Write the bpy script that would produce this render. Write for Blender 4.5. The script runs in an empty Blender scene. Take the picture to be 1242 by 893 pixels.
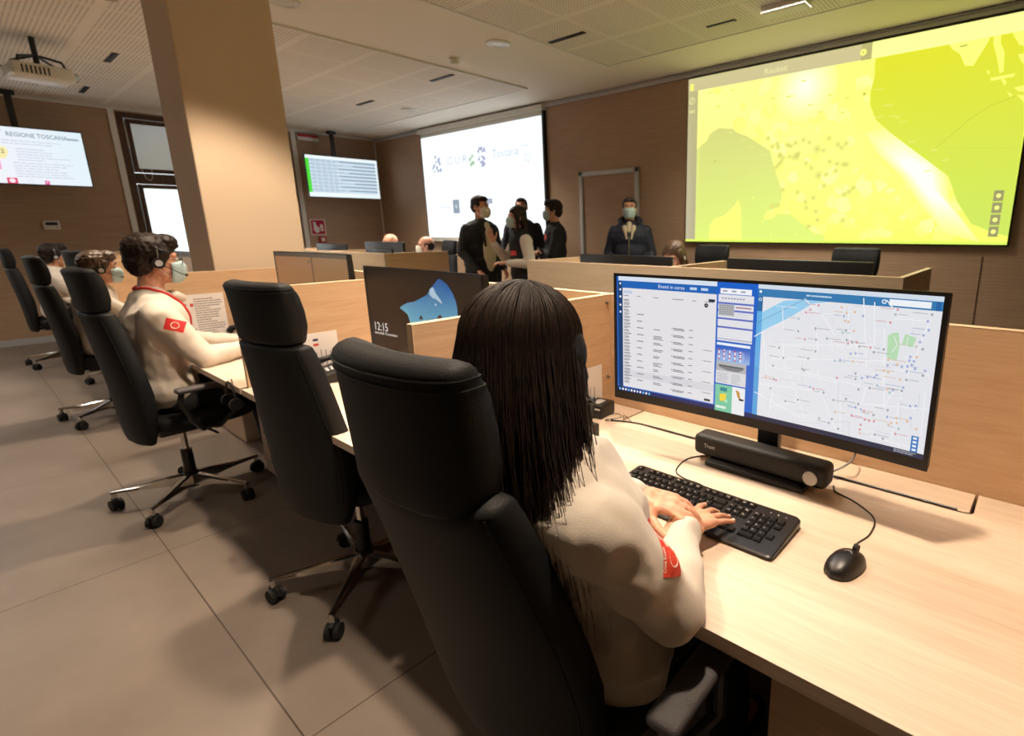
import bpy, bmesh, math, random
import numpy as np
from mathutils import Vector, Matrix, Quaternion, noise
random.seed(7)
PI = math.pi
SC = bpy.context.scene
COL = SC.collection

# ------------------------------------------------------------------ camera
cam_d = bpy.data.cameras.new('camera')
cam = bpy.data.objects.new('camera', cam_d); COL.objects.link(cam)
W, H = 1242.0, 893.0
FPX, CX, CY = 643.6, 754.5, 430.4          # focal length and principal point of the cropped photograph
cam_d.sensor_fit = 'HORIZONTAL'; cam_d.sensor_width = 36.0
cam_d.lens = FPX / W * 36.0
cam_d.shift_x = (W / 2 - CX) / W
cam_d.shift_y = (CY - H / 2) / W
cam_d.clip_start = 0.02; cam_d.clip_end = 200
p_, r_, y_ = math.radians(13.467), math.radians(-0.441), math.radians(38.602)
fwd = Vector((-math.sin(y_) * math.cos(p_), math.cos(y_) * math.cos(p_), -math.sin(p_)))
rt = Vector((math.cos(y_), math.sin(y_), 0)); upv = rt.cross(fwd)
cr, sr = math.cos(r_), math.sin(r_)
R_ = cr * rt + sr * upv; U_ = -sr * rt + cr * upv
m = Matrix((R_, U_, -fwd)).transposed().to_4x4(); m.translation = Vector((0, 0, 1.40))
cam.matrix_world = m
SC.camera = cam
cam_d.dof.use_dof = True; cam_d.dof.focus_distance = 1.15; cam_d.dof.aperture_fstop = 5.0

# ------------------------------------------------------------------ world, exposure
vs = SC.view_settings
vs.view_transform = 'Standard'; vs.look = 'None'; vs.gamma = 1.0; vs.use_curve_mapping = False
vs.exposure = 0.0
wd = bpy.data.worlds.new('world'); SC.world = wd; wd.use_nodes = True
nt = wd.node_tree
bg = nt.nodes['Background']
sky = nt.nodes.new('ShaderNodeTexSky'); sky.sky_type = 'HOSEK_WILKIE'; sky.turbidity = 8; sky.sun_direction = (-.3, -.5, .6)
nt.links.new(sky.outputs[0], bg.inputs[0]); bg.inputs[1].default_value = 12.0

WARM = (1.0, 0.79, 0.58)
SPOT_W = 250
LAMPS = [(-0.50, 0.75), (-1.95, 1.00), (-3.30, 1.07), (-5.45, 1.06)]
AMB = [((-3.2, -1.6), 12), ((-7.4, -1.0), 46), ((-2.0, 2.05), 50), ((-2.0, 4.2), 50), ((-6.6, 2.05), 60), ((-6.8, 4.2), 80)]

# ------------------------------------------------------------------ materials
def s2l(c):
    return tuple(((v / 255.0) / 12.92 if v / 255.0 <= 0.04045 else (((v / 255.0) + 0.055) / 1.055) ** 2.4) for v in c)
def mat(name, rgb=(128, 128, 128), rough=0.5, metal=0.0, spec=0.5, lin=None, **kw):
    M = bpy.data.materials.new(name); M.use_nodes = True
    b = M.node_tree.nodes['Principled BSDF']
    c = lin if lin else s2l(rgb)
    b.inputs['Base Color'].default_value = (*c, 1)
    b.inputs['Roughness'].default_value = rough; b.inputs['Metallic'].default_value = metal
    b.inputs['Specular IOR Level'].default_value = spec
    for k, v in kw.items(): b.inputs[k.replace('_', ' ')].default_value = v
    return M
def N(M, t, **kw):
    n = M.node_tree.nodes.new(t)
    for k, v in kw.items(): setattr(n, k, v)
    return n
def L(M, a, b): M.node_tree.links.new(a, b)
def coords(M, scale=(1, 1, 1), kind='Object', rot=(0, 0, 0)):
    t = N(M, 'ShaderNodeTexCoord'); mp = N(M, 'ShaderNodeMapping')
    mp.inputs['Scale'].default_value = scale; mp.inputs['Rotation'].default_value = rot
    L(M, t.outputs[kind], mp.inputs[0]); return mp.outputs[0]
def ramp(M, fac, stops):
    r = N(M, 'ShaderNodeValToRGB'); e = r.color_ramp.elements
    while len(e) < len(stops): e.new(0.5)
    for i, (p, c) in enumerate(stops):
        e[i].position = p; e[i].color = (*s2l(c), 1)
    L(M, fac, r.inputs[0]); return r.outputs[0]
def bump(M, h, strength=0.2, dist=0.002):
    b = N(M, 'ShaderNodeBump'); b.inputs['Strength'].default_value = strength; b.inputs['Distance'].default_value = dist
    L(M, h, b.inputs['Height']); L(M, b.outputs[0], M.node_tree.nodes['Principled BSDF'].inputs['Normal'])
def noisy(M, out, c1, c2, scale=20, detail=3, lo=0.35, hi=0.65, rough=.5):
    n = N(M, 'ShaderNodeTexNoise'); n.inputs['Scale'].default_value = scale; n.inputs['Detail'].default_value = detail
    n.inputs['Roughness'].default_value = rough
    L(M, out, n.inputs['Vector'])
    c = ramp(M, n.outputs[0], [(lo, c1), (hi, c2)])
    L(M, c, M.node_tree.nodes['Principled BSDF'].inputs['Base Color']); return n.outputs[0]

def oak(name, c1, c2, axis='x', rough=.45):
    M = mat(name, c1, rough)
    sc = {'x': (1.2, 22, 22), 'y': (22, 1.2, 22)}[axis]
    o = coords(M, sc)
    w = N(M, 'ShaderNodeTexNoise'); w.inputs['Scale'].default_value = 1.3; w.inputs['Detail'].default_value = 8; w.inputs['Roughness'].default_value = .65
    w.inputs['Distortion'].default_value = .6
    L(M, o, w.inputs['Vector'])
    f = N(M, 'ShaderNodeTexNoise'); f.inputs['Scale'].default_value = 9; f.inputs['Detail'].default_value = 4
    L(M, o, f.inputs['Vector'])
    mx = N(M, 'ShaderNodeMath', operation='MULTIPLY_ADD'); mx.inputs[1].default_value = .45
    L(M, f.outputs[0], mx.inputs[0]); 
    m2 = N(M, 'ShaderNodeMath', operation='MULTIPLY'); m2.inputs[1].default_value = .55
    L(M, w.outputs[0], m2.inputs[0]); L(M, m2.outputs[0], mx.inputs[2])
    c = ramp(M, mx.outputs[0], [(.38, c1), (.60, c2)])
    L(M, c, M.node_tree.nodes['Principled BSDF'].inputs['Base Color'])
    bump(M, mx.outputs[0], .08, .001)
    return M
M_desk = oak('pale_oak_desk', (206, 185, 164), (221, 202, 182), 'x', .38)
M_panelx = oak('oak_panel_long', (186, 152, 118), (198, 166, 132), 'x')
M_panely = oak('oak_panel_side', (186, 152, 118), (198, 166, 132), 'y')
M_edge = mat('oak_edge_band', (226, 200, 166), .4)
M_graypanel = oak('grey_beige_panel', (178, 160, 134), (192, 174, 148), 'x')

M_wall = mat('ribbed_brown_wallcovering', (140, 112, 88), .55)
def _wallmat(M, along):
    o = coords(M, (1, 1, 1))
    sp = N(M, 'ShaderNodeSeparateXYZ'); L(M, o, sp.inputs[0])
    w = N(M, 'ShaderNodeMath', operation='MULTIPLY'); w.inputs[1].default_value = 2 * PI / 0.028
    L(M, sp.outputs['Z'], w.inputs[0])
    s = N(M, 'ShaderNodeMath', operation='SINE'); L(M, w.outputs[0], s.inputs[0])
    n = N(M, 'ShaderNodeTexNoise'); n.inputs['Scale'].default_value = 1
    mp = coords(M, (3, 3, 60)); L(M, mp, n.inputs['Vector']); n.inputs['Detail'].default_value = 4
    a = N(M, 'ShaderNodeMath', operation='MULTIPLY_ADD'); a.inputs[1].default_value = .10; L(M, s.outputs[0], a.inputs[0]); L(M, n.outputs[0], a.inputs[2])
    c = ramp(M, a.outputs[0], [(.25, (158, 130, 104)), (.75, (176, 148, 121))])
    L(M, c, M.node_tree.nodes['Principled BSDF'].inputs['Base Color'])
    bump(M, a.outputs[0], .15, .002)
_wallmat(M_wall, 0)

M_floor = mat('large_grey_floor_tile', (150, 140, 130), .42, spec=.4)
def _floor(M):
    o = coords(M); sp = N(M, 'ShaderNodeSeparateXYZ'); L(M, o, sp.inputs[0])
    def joint(out, off, pitch, wd):
        a = N(M, 'ShaderNodeMath', operation='ADD'); a.inputs[1].default_value = -off + pitch * 40; L(M, out, a.inputs[0])
        b = N(M, 'ShaderNodeMath', operation='MODULO'); b.inputs[1].default_value = pitch; L(M, a.outputs[0], b.inputs[0])
        c = N(M, 'ShaderNodeMath', operation='LESS_THAN'); c.inputs[1].default_value = wd; L(M, b.outputs[0], c.inputs[0]); return c.outputs[0]
    jx = joint(sp.outputs['X'], -1.455, 1.475, .005); jy = joint(sp.outputs['Y'], .378, .74, .005)
    mx = N(M, 'ShaderNodeMath', operation='MAXIMUM'); L(M, jx, mx.inputs[0]); L(M, jy, mx.inputs[1])
    n = N(M, 'ShaderNodeTexNoise'); n.inputs['Scale'].default_value = 2.2; n.inputs['Detail'].default_value = 6; n.inputs['Roughness'].default_value = .6; L(M, o, n.inputs['Vector'])
    c = ramp(M, n.outputs[0], [(.3, (112, 102, 94)), (.7, (126, 115, 106))])
    mix = N(M, 'ShaderNodeMix', data_type='RGBA'); L(M, mx.outputs[0], mix.inputs[0]); L(M, c, mix.inputs[6]); mix.inputs[7].default_value = (*s2l((70, 60, 52)), 1)
    L(M, mix.outputs[2], M.node_tree.nodes['Principled BSDF'].inputs['Base Color'])
    f = N(M, 'ShaderNodeTexNoise'); f.inputs['Scale'].default_value = 160; L(M, o, f.inputs['Vector'])
    bump(M, f.outputs[0], .12, .001)
_floor(M_floor)

M_ceil = mat('white_ceiling_plaster', (236, 230, 218), .8)
M_tile = mat('perforated_ceiling_tile', (228, 222, 210), .75)
def _tile(M):
    o = coords(M); sp = N(M, 'ShaderNodeSeparateXYZ'); L(M, o, sp.inputs[0])
    def mth(op, a, b=None):
        n = N(M, 'ShaderNodeMath', operation=op)
        for i, v in enumerate((a, b)):
            if v is None: continue
            if isinstance(v, (int, float)): n.inputs[i].default_value = v
            else: L(M, v, n.inputs[i])
        return n.outputs[0]
    def cell(out, off, p): return mth('MODULO', mth('ADD', out, p * 400 - off), p)
    cx, cy = cell(sp.outputs['X'], 0, .6), cell(sp.outputs['Y'], 0, .6)
    # unperforated margin around every panel
    dx, dy = mth('ABSOLUTE', mth('SUBTRACT', cx, .3)), mth('ABSOLUTE', mth('SUBTRACT', cy, .3))
    inside = mth('MULTIPLY', mth('LESS_THAN', dx, .283), mth('LESS_THAN', dy, .262))
    hx, hy = mth('SUBTRACT', cell(sp.outputs['X'], 0, .03), .015), mth('SUBTRACT', cell(sp.outputs['Y'], 0, .03), .015)
    r2 = mth('ADD', mth('MULTIPLY', hx, hx), mth('MULTIPLY', hy, hy))
    hole = mth('MULTIPLY', mth('LESS_THAN', r2, .0065 ** 2), inside)
    gap = mth('MAXIMUM', mth('GREATER_THAN', dx, .2975), mth('GREATER_THAN', dy, .2975))
    mix = N(M, 'ShaderNodeMix', data_type='RGBA'); L(M, hole, mix.inputs[0])
    mix.inputs[6].default_value = (*s2l((228, 222, 210)), 1); mix.inputs[7].default_value = (*s2l((140, 133, 124)), 1)
    m2 = N(M, 'ShaderNodeMix', data_type='RGBA'); L(M, gap, m2.inputs[0]); L(M, mix.outputs[2], m2.inputs[6]); m2.inputs[7].default_value = (*s2l((232, 228, 218)), 1)
    L(M, m2.outputs[2], M.node_tree.nodes['Principled BSDF'].inputs['Base Color'])
_tile(M_tile)

M_white = mat('white_paint', (222, 220, 214), .5)
M_whiteplastic = mat('white_plastic', (215, 213, 205), .35)
M_alu = mat('brushed_aluminium', (184, 184, 186), .45, .15)
M_pillar = mat('pillar_beige_paint', (200, 180, 156), .75)
M_brownframe = mat('dark_brown_window_frame', (72, 46, 30), .4)
noisy(M_brownframe, coords(M_brownframe, (8, 8, 1)), (58, 36, 24), (86, 56, 38), 6)
M_blind = mat('translucent_blind', (222, 216, 200), .8, Transmission_Weight=0.35)
M_glass = mat('window_glass', (245, 250, 250), .02, Transmission_Weight=1.0)
M_frost = mat('frosted_glass', (240, 244, 245), .55, Transmission_Weight=1.0)
M_black = mat('black_plastic', (22, 22, 23), .38)
M_blackm = mat('matte_black_plastic', (26, 25, 25), .6)
M_tex = mat('textured_black_armrest', (74, 71, 73), .42)
_n = N(M_tex, 'ShaderNodeTexNoise'); _n.inputs['Scale'].default_value = 700; L(M_tex, coords(M_tex), _n.inputs['Vector']); bump(M_tex, _n.outputs[0], .8, .002)
M_rubber = mat('black_rubber', (18, 18, 18), .7)
M_chrome = mat('polished_chrome', (205, 203, 200), .16, 1.0)
M_steel = mat('satin_steel', (150, 148, 145), .35, 1.0)
M_leather = mat('black_chair_fabric', (19, 20, 22), .62, spec=.28)
_n = N(M_leather, 'ShaderNodeTexNoise'); _n.inputs['Scale'].default_value = 320; _n.inputs['Detail'].default_value = 4; L(M_leather, coords(M_leather), _n.inputs['Vector']); bump(M_leather, _n.outputs[0], .35, .002)
M_key = mat('black_key', (16, 16, 17), .35)
M_legend = mat('white_key_legend', (215, 215, 212), .5)
M_kb = mat('black_keyboard_body', (36, 35, 36), .33)
M_skin = mat('skin', (206, 150, 122), .5, Subsurface_Weight=.12)
M_skin.node_tree.nodes['Principled BSDF'].inputs['Subsurface Radius'].default_value = (.012, .004, .002)
noisy(M_skin, coords(M_skin), (198, 140, 112), (216, 162, 134), 60, 3)
M_nail = mat('fingernail', (226, 176, 156), .3)
M_hairdark = mat('dark_brown_hair', (26, 16, 12), .55, spec=.28)
noisy(M_hairdark, coords(M_hairdark, (90, 90, 3)), (14, 9, 7), (44, 28, 19), 3, 4)
M_hairbrown = mat('brown_hair', (62, 42, 26), .45)
noisy(M_hairbrown, coords(M_hairbrown, (80, 80, 4)), (34, 22, 15), (92, 66, 40), 3, 4)
M_hairgrey = mat('grey_brown_hair', (74, 62, 54), .5)
M_fleece = mat('white_fleece', (200, 190, 178), .9, spec=.2, Sheen_Weight=.25)
_n = N(M_fleece, 'ShaderNodeTexNoise'); _n.inputs['Scale'].default_value = 420; _n.inputs['Detail'].default_value = 4; L(M_fleece, coords(M_fleece), _n.inputs['Vector']); bump(M_fleece, _n.outputs[0], .28, .002)
M_navy = mat('dark_navy_cloth', (22, 24, 34), .85)
M_blackcloth = mat('black_cloth', (17, 17, 19), .85)
M_bluejacket = mat('blue_padded_jacket', (28, 34, 52), .7)
M_shirtw = mat('cream_shirt', (198, 186, 158), .85)
M_trouser = mat('dark_trousers', (20, 20, 24), .9)
M_shoe = mat('black_shoe', (15, 15, 15), .45)
M_mask = mat('pale_blue_mask', (176, 200, 204), .85)
M_maskw = mat('white_mask', (222, 216, 200), .85)
M_red = mat('red_cloth', (196, 40, 34), .8)
M_redp = mat('red_plastic', (170, 30, 40), .4)
M_gold = mat('gold_ring', (214, 160, 80), .25, 1.0)
M_silver = mat('silver_ring', (200, 200, 200), .25, 1.0)
M_eye = mat('eye_white', (225, 222, 215), .3)
M_iris = mat('dark_iris', (30, 20, 14), .2)
M_green = mat('green_plastic', (60, 150, 70), .5)
M_lampglass = mat('lamp_lens', (255, 240, 215), .3)
_b = M_lampglass.node_tree.nodes['Principled BSDF']; _b.inputs['Emission Color'].default_value = (1, .8, .55, 1); _b.inputs['Emission Strength'].default_value = 3

# ------------------------------------------------------------------ mesh helpers
class MB:
    def __init__(s): s.bm = bmesh.new(); s.mi = 0
    def _merge(s, t, mtx=None):
        for f in t.faces: f.material_index = s.mi
        if mtx is not None: bmesh.ops.transform(t, matrix=mtx, verts=t.verts)
        me = bpy.data.meshes.new('tmp'); t.to_mesh(me); t.free(); s.bm.from_mesh(me); bpy.data.meshes.remove(me)
        return s
    def box(s, c, d, bev=0, seg=2, rot=None):
        t = bmesh.new(); bmesh.ops.create_cube(t, size=1)
        bmesh.ops.scale(t, vec=d, verts=t.verts)
        if bev > 0: bmesh.ops.bevel(t, geom=list(t.edges), offset=min(bev, min(d) * .49), segments=seg, profile=.5, affect='EDGES')
        mtx = Matrix.Translation(c)
        if rot is not None: mtx = mtx @ (rot if isinstance(rot, Matrix) else Matrix.Rotation(rot, 4, 'Z'))
        return s._merge(t, mtx)
    def span(s, a, b, bev=0, seg=2):
        return s.box([(a[i] + b[i]) / 2 for i in range(3)], [abs(b[i] - a[i]) for i in range(3)], bev, seg)
    def rings(s, rings, cap=True, closed=True):
        bm = s.bm; vr = [[bm.verts.new(p) for p in r] for r in rings]; n = len(rings[0]); fs = []
        for a, b in zip(vr[:-1], vr[1:]):
            for i in range(n if closed else n - 1):
                j = (i + 1) % n
                fs.append(bm.faces.new((a[i], a[j], b[j], b[i])))
        if cap:
            fs.append(bm.faces.new(list(reversed(vr[0])))); fs.append(bm.faces.new(vr[-1]))
        for f in fs: f.material_index = s.mi
        return s
    def tube(s, pts, r, n=8, cap=True):
        pts = [Vector(p) for p in pts]; rr = r if isinstance(r, (list, tuple)) else [r] * len(pts)
        d0 = (pts[1] - pts[0]).normalized(); a = d0.orthogonal().normalized(); out = []
        for i, p in enumerate(pts):
            d = ((pts[min(i + 1, len(pts) - 1)] - pts[max(i - 1, 0)])).normalized()
            a = (a - d * a.dot(d)); a = a.normalized() if a.length > 1e-6 else d.orthogonal().normalized()
            b = d.cross(a)
            out.append([p + (a * math.cos(2 * PI * k / n) + b * math.sin(2 * PI * k / n)) * rr[i] for k in range(n)])
        return s.rings(out, cap)
    def cyl(s, a, b, r, r2=None, n=20):
        return s.tube([a, b], [r, r2 if r2 is not None else r], n)
    def lathe(s, prof, c=(0, 0, 0), n=24, mtx=None):
        t = MB(); rg = [[Vector((r * math.cos(2 * PI * k / n), r * math.sin(2 * PI * k / n), z)) for k in range(n)] for r, z in prof]
        t.rings(rg); M4 = Matrix.Translation(c) @ (mtx if mtx is not None else Matrix())
        bmesh.ops.recalc_face_normals(t.bm, faces=t.bm.faces)
        return s._merge(t.bm, M4)
    def ell(s, c, r, rot=None, n=16):
        t = bmesh.new(); bmesh.ops.create_uvsphere(t, u_segments=n, v_segments=max(6, n * 2 // 3), radius=1)
        bmesh.ops.scale(t, vec=r if isinstance(r, (tuple, list)) else (r, r, r), verts=t.verts)
        M4 = Matrix.Translation(c) @ (rot if rot is not None else Matrix())
        return s._merge(t, M4)
    def cap(s, a, b, ra, rb, n=12):
        a, b = Vector(a), Vector(b); d = b - a; Ln = d.length
        if Ln < 1e-6: return s.ell(a, ra)
        q = d.to_track_quat('Z', 'Y').to_matrix().to_4x4(); rg = []
        for k in range(1, 5): th = PI / 2 * k / 4; rg.append((ra * math.sin(th), -ra * math.cos(th)))
        for k in range(0, 4): th = PI / 2 * k / 4; rg.append((rb * math.cos(th), Ln + rb * math.sin(th)))
        t = MB(); t.rings([[Vector((r * math.cos(2 * PI * k / n), r * math.sin(2 * PI * k / n), z)) for k in range(n)] for r, z in rg])
        return s._merge(t.bm, Matrix.Translation(a) @ q)
    def prism(s, poly, z0, z1, mtx=None):
        t = MB(); t.rings([[Vector((x, y, z0)) for x, y in poly], [Vector((x, y, z1)) for x, y in poly]])
        return s._merge(t.bm, mtx)
    def mesh(s, name, mats, smooth=True, ang=40):
        bm = s.bm; bmesh.ops.recalc_face_normals(bm, faces=bm.faces)
        me = bpy.data.meshes.new(name)
        for f in bm.faces: f.smooth = smooth
        if smooth:
            for e in bm.edges:
                if len(e.link_faces) == 2 and e.calc_face_angle(0) > math.radians(ang): e.smooth = False
        bm.to_mesh(me); bm.free()
        for m_ in (mats if isinstance(mats, (list, tuple)) else [mats]): me.materials.append(m_)
        return me
    def build(s, name, mats, parent=None, smooth=True, ang=40, loc=None):
        o = bpy.data.objects.new(name, s.mesh(name, mats, smooth, ang)); COL.objects.link(o)
        if parent is not None: o.parent = parent
        if loc is not None: o.location = loc
        return o
def tag(o, label=None, cat=None, group=None, kind=None):
    if label: o['label'] = label
    if cat: o['category'] = cat
    if group: o['group'] = group
    if kind: o['kind'] = kind
    return o
def thing(name, label, cat, loc=(0, 0, 0), rz=0, group=None):
    o = bpy.data.objects.new(name, None); COL.objects.link(o); o.empty_display_size = .1
    o.location = loc; o.rotation_euler = (0, 0, rz)
    return tag(o, label, cat, group)
def copy_tree(o, parent=None, loc=None, rz=None, label=None, group=None):
    c = o.copy(); COL.objects.link(c); c.parent = parent
    if loc is not None: c.location = loc
    if rz is not None: c.rotation_euler = (0, 0, rz)
    if label: c['label'] = label
    if group: c['group'] = group
    for ch in list(o.children): copy_tree(ch, c)
    return c
def struct(name, mb, m_, smooth=False): return tag(mb.build(name, m_, None, smooth), kind='structure')

def blob(mb, name, mats, parent, voxel=.008, smooth=2, disp=None):
    """union overlapping closed shapes into one continuous skin"""
    me = mb.mesh(name, mats); o = bpy.data.objects.new(name, me); COL.objects.link(o)
    md = o.modifiers.new('r', 'REMESH'); md.mode = 'VOXEL'; md.voxel_size = voxel; md.use_smooth_shade = True
    if smooth: ms = o.modifiers.new('s', 'SMOOTH'); ms.iterations = smooth; ms.factor = .5
    dg = bpy.context.evaluated_depsgraph_get(); dg.update()
    m2 = bpy.data.meshes.new_from_object(o.evaluated_get(dg)); m2.name = name
    bpy.data.objects.remove(o); bpy.data.meshes.remove(me)
    if disp:
        nrm = [v.normal.copy() for v in m2.vertices]
        for v, n_ in zip(m2.vertices, nrm): v.co += n_ * disp(v.co)
    m2.polygons.foreach_set('use_smooth', [True] * len(m2.polygons))
    m2.materials.clear()
    for x in (mats if isinstance(mats, (list, tuple)) else [mats]): m2.materials.append(x)
    o = bpy.data.objects.new(name, m2); COL.objects.link(o)
    if parent is not None: o.parent = parent
    return o

# text as flat polygons
_tc = {}
def text_polys(s, bold=False):
    if s in _tc: return _tc[s]
    cu = bpy.data.curves.new('t', 'FONT'); cu.body = s; cu.resolution_u = 2
    if bold: cu.offset = .02
    o = bpy.data.objects.new('t', cu); me = o.to_mesh()
    vs_ = [(v.co.x, v.co.y) for v in me.vertices]; fs = [[i for i in p.vertices] for p in me.polygons]
    o.to_mesh_clear(); bpy.data.objects.remove(o); bpy.data.curves.remove(cu)
    _tc[s] = (vs_, fs); return _tc[s]

def homog(c):
    """homography from image-plane corners TL,TR,BR,BL of a flat display to its own u,v"""
    dst = [(0, 0), (1, 0), (1, 1), (0, 1)]; A = []
    for (x, y), (u, v) in zip(c, dst):
        A.append([x, y, 1, 0, 0, 0, -u * x, -u * y, -u]); A.append([0, 0, 0, x, y, 1, -v * x, -v * y, -v])
    h = np.linalg.svd(np.array(A, float))[2][-1].reshape(3, 3)
    return lambda x, y: ((h[0] @ (x, y, 1)) / (h[2] @ (x, y, 1)), (h[1] @ (x, y, 1)) / (h[2] @ (x, y, 1)))

def attr_mat(name, emit=0.0, rough=.35):
    M = mat(name, (0, 0, 0), rough)
    a = N(M, 'ShaderNodeVertexColor'); a.layer_name = 'Col'
    b = M.node_tree.nodes['Principled BSDF']
    if emit > 0:
        b.inputs['Base Color'].default_value = (.004, .004, .004, 1)
        L(M, a.outputs[0], b.inputs['Emission Color']); b.inputs['Emission Strength'].default_value = emit
    else: L(M, a.outputs[0], b.inputs['Base Color'])
    return M
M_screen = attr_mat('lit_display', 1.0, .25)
M_wallscreen = attr_mat('lit_video_wall', 1.18, .6)
M_proj = attr_mat('lit_projection', 1.35, .8)
M_print = attr_mat('printed_sheet', 0.0, .7)

class Flat:
    """flat picture plane in local x (right), z (up), facing -y; u to the right, v downwards"""
    def __init__(s, w, h, step=2e-4): s.w, s.h, s.bm, s.step = w, h, bmesh.new(), step; s.cl = s.bm.loops.layers.float_color.new('Col')
    def P(s, u, v, lay): return ((u - .5) * s.w, -lay * s.step, (.5 - v) * s.h)
    def face(s, pts, col, lay, cols=None):
        pts = [(min(1, max(0, u)), min(1, max(0, v))) for u, v in pts] if lay else pts
        try: f = s.bm.faces.new([s.bm.verts.new(s.P(u, v, lay)) for u, v in pts])
        except ValueError: return
        for i, lp in enumerate(f.loops): lp[s.cl] = (*s2l(cols[i] if cols else col), 1)
    def rect(s, u0, v0, u1, v1, col, lay=1, cols=None): s.face([(u0, v0), (u0, v1), (u1, v1), (u1, v0)], col, lay, cols)
    def poly(s, pts, col, lay=1):
        n = len(s.bm.faces); s.face(pts, col, lay)
        bmesh.ops.triangulate(s.bm, faces=list(s.bm.faces)[n:])
    def disc(s, u, v, r, col, lay=1, n=12, hole=0):
        q = s.w / s.h
        c = lambda k, rr: (u + rr * math.cos(2 * PI * k / n), v + rr * q * math.sin(2 * PI * k / n))
        if hole:
            for k in range(n): s.face([c(k, r), c(k, hole), c(k + 1, hole), c(k + 1, r)], col, lay)
        else: s.face([c(k, r) for k in range(n)], col, lay)
    def line(s, a, b, wd, col, lay=1):
        q = s.w / s.h; dx, dy = b[0] - a[0], (b[1] - a[1]) / q; l = math.hypot(dx, dy) or 1; nx, ny = -dy / l * wd / 2, dx / l * wd / 2 * q
        s.face([(a[0] + nx, a[1] + ny), (a[0] - nx, a[1] - ny), (b[0] - nx, b[1] - ny), (b[0] + nx, b[1] + ny)], col, lay)
    def text(s, t, u, v, hgt, col, lay=2, bold=False, sx=1.0, rot=0):
        """v is the baseline, hgt the letter height in v units"""
        vs_, fs = text_polys(t, bold); k = hgt / .7
        c_, s_ = math.cos(rot), math.sin(rot); q = s.w / s.h
        P = []
        for x, y in vs_:
            x, y = x * k / q * sx, y * k / q
            P.append((u + x * c_ - y * s_, v - (x * s_ + y * c_) * q))
        for f in fs: s.face([P[i] for i in f], col, lay)
    def bars(s, u0, v0, u1, v1, rows, col, lay=2, fill=.35, jitter=.4, seed=1):
        rg = random.Random(seed); dv = (v1 - v0) / rows
        for i in range(rows):
            u = u0; end = u1 - (u1 - u0) * rg.random() * jitter
            while u < end:
                w_ = (u1 - u0) * (.04 + .1 * rg.random()); s.rect(u, v0 + i * dv, min(u + w_, end), v0 + (i + fill) * dv, col, lay); u += w_ + (u1 - u0) * .015
    def mesh(s, name, m_, curve=0):
        if curve:
            for k in range(1, 24):
                bmesh.ops.bisect_plane(s.bm, geom=list(s.bm.verts) + list(s.bm.edges) + list(s.bm.faces), plane_co=((k / 24 - .5) * s.w, 0, 0), plane_no=(1, 0, 0))
            for v in s.bm.verts: v.co.y += curve * (1 - (2 * v.co.x / s.w) ** 2)
        me = bpy.data.meshes.new(name); s.bm.to_mesh(me); s.bm.free(); me.materials.append(m_); return me
    def build(s, name, m_, parent=None, loc=(0, 0, 0), rot=(0, 0, 0), curve=0):
        o = bpy.data.objects.new(name, s.mesh(name, m_, curve)); COL.objects.link(o); o.parent = parent; o.location = loc; o.rotation_euler = rot
        return o

# ================================================================== THE ROOM
XL, XR, YF, YB, ZC = -10.1, 3.0, 5.35, -3.2, 3.02
b = MB(); b.span((XL - .2, YB - .2, -.1), (XR + .2, YF + .2, 0)); struct('floor', b, M_floor)
# ceiling with plain plaster margins and fields of perforated panels
b = MB(); b.span((XL - .2, YB - .2, ZC), (XR + .2, YF + .2, ZC + .12)); struct('ceiling', b, M_ceil)
def field(name, x0, x1, y0, y1, gx, gy):
    b = MB(); b.span((x0 - gx, y0 - gy, -.012), (x1 - gx, y1 - gy, 0))
    o = struct(name, b, M_tile); o.location = (gx, gy, ZC)
    b = MB(); w = .02
    for (a, c) in (((x0 - w, y0 - w), (x1 + w, y0)), ((x0 - w, y1), (x1 + w, y1 + w)), ((x0 - w, y0), (x0, y1)), ((x1, y0), (x1 + w, y1))):
        b.span((a[0], a[1], ZC - .018), (c[0], c[1], ZC))
    return o, b
f1, e1 = field('trim_1', -9.95, -5.15, -1.95, 4.65, -5.15, 1.05)
f2, e2 = field('trim_2', -3.80, 2.2, -1.95, 4.57, -3.86 + .6, 4.57)
struct('trim_3', e1, M_white); struct('trim_4', e2, M_white)
# walls
b = MB(); b.span((XL, YF, 0), (XR, YF + .2, ZC)); struct('wall_far', b, M_wall)
b = MB(); b.span((XR, YB, 0), (XR + .2, YF + .2, ZC)); struct('wall_right', b, M_wall)
b = MB(); b.span((XL, YB - .2, 0), (XR, YB, ZC)); struct('wall_back', b, M_wall)
WY0, WY1, WZ0, WZ1 = 1.78, 3.90, .95, 2.97
b = MB()
b.span((XL - .2, YB - .2, 0), (XL, -2.60, ZC)); b.span((XL - .2, -.50, 0), (XL, WY0, ZC)); b.span((XL - .2, -2.60, 0), (XL, -.50, WZ0)); b.span((XL - .2, -2.60, WZ1), (XL, -.50, ZC)); b.span((XL - .2, WY1, 0), (XL, YF + .2, ZC))
b.span((XL - .2, WY0, 0), (XL, WY1, WZ0)); b.span((XL - .2, WY0, WZ1), (XL, WY1, ZC)); struct('wall_left', b, M_wall)
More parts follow.
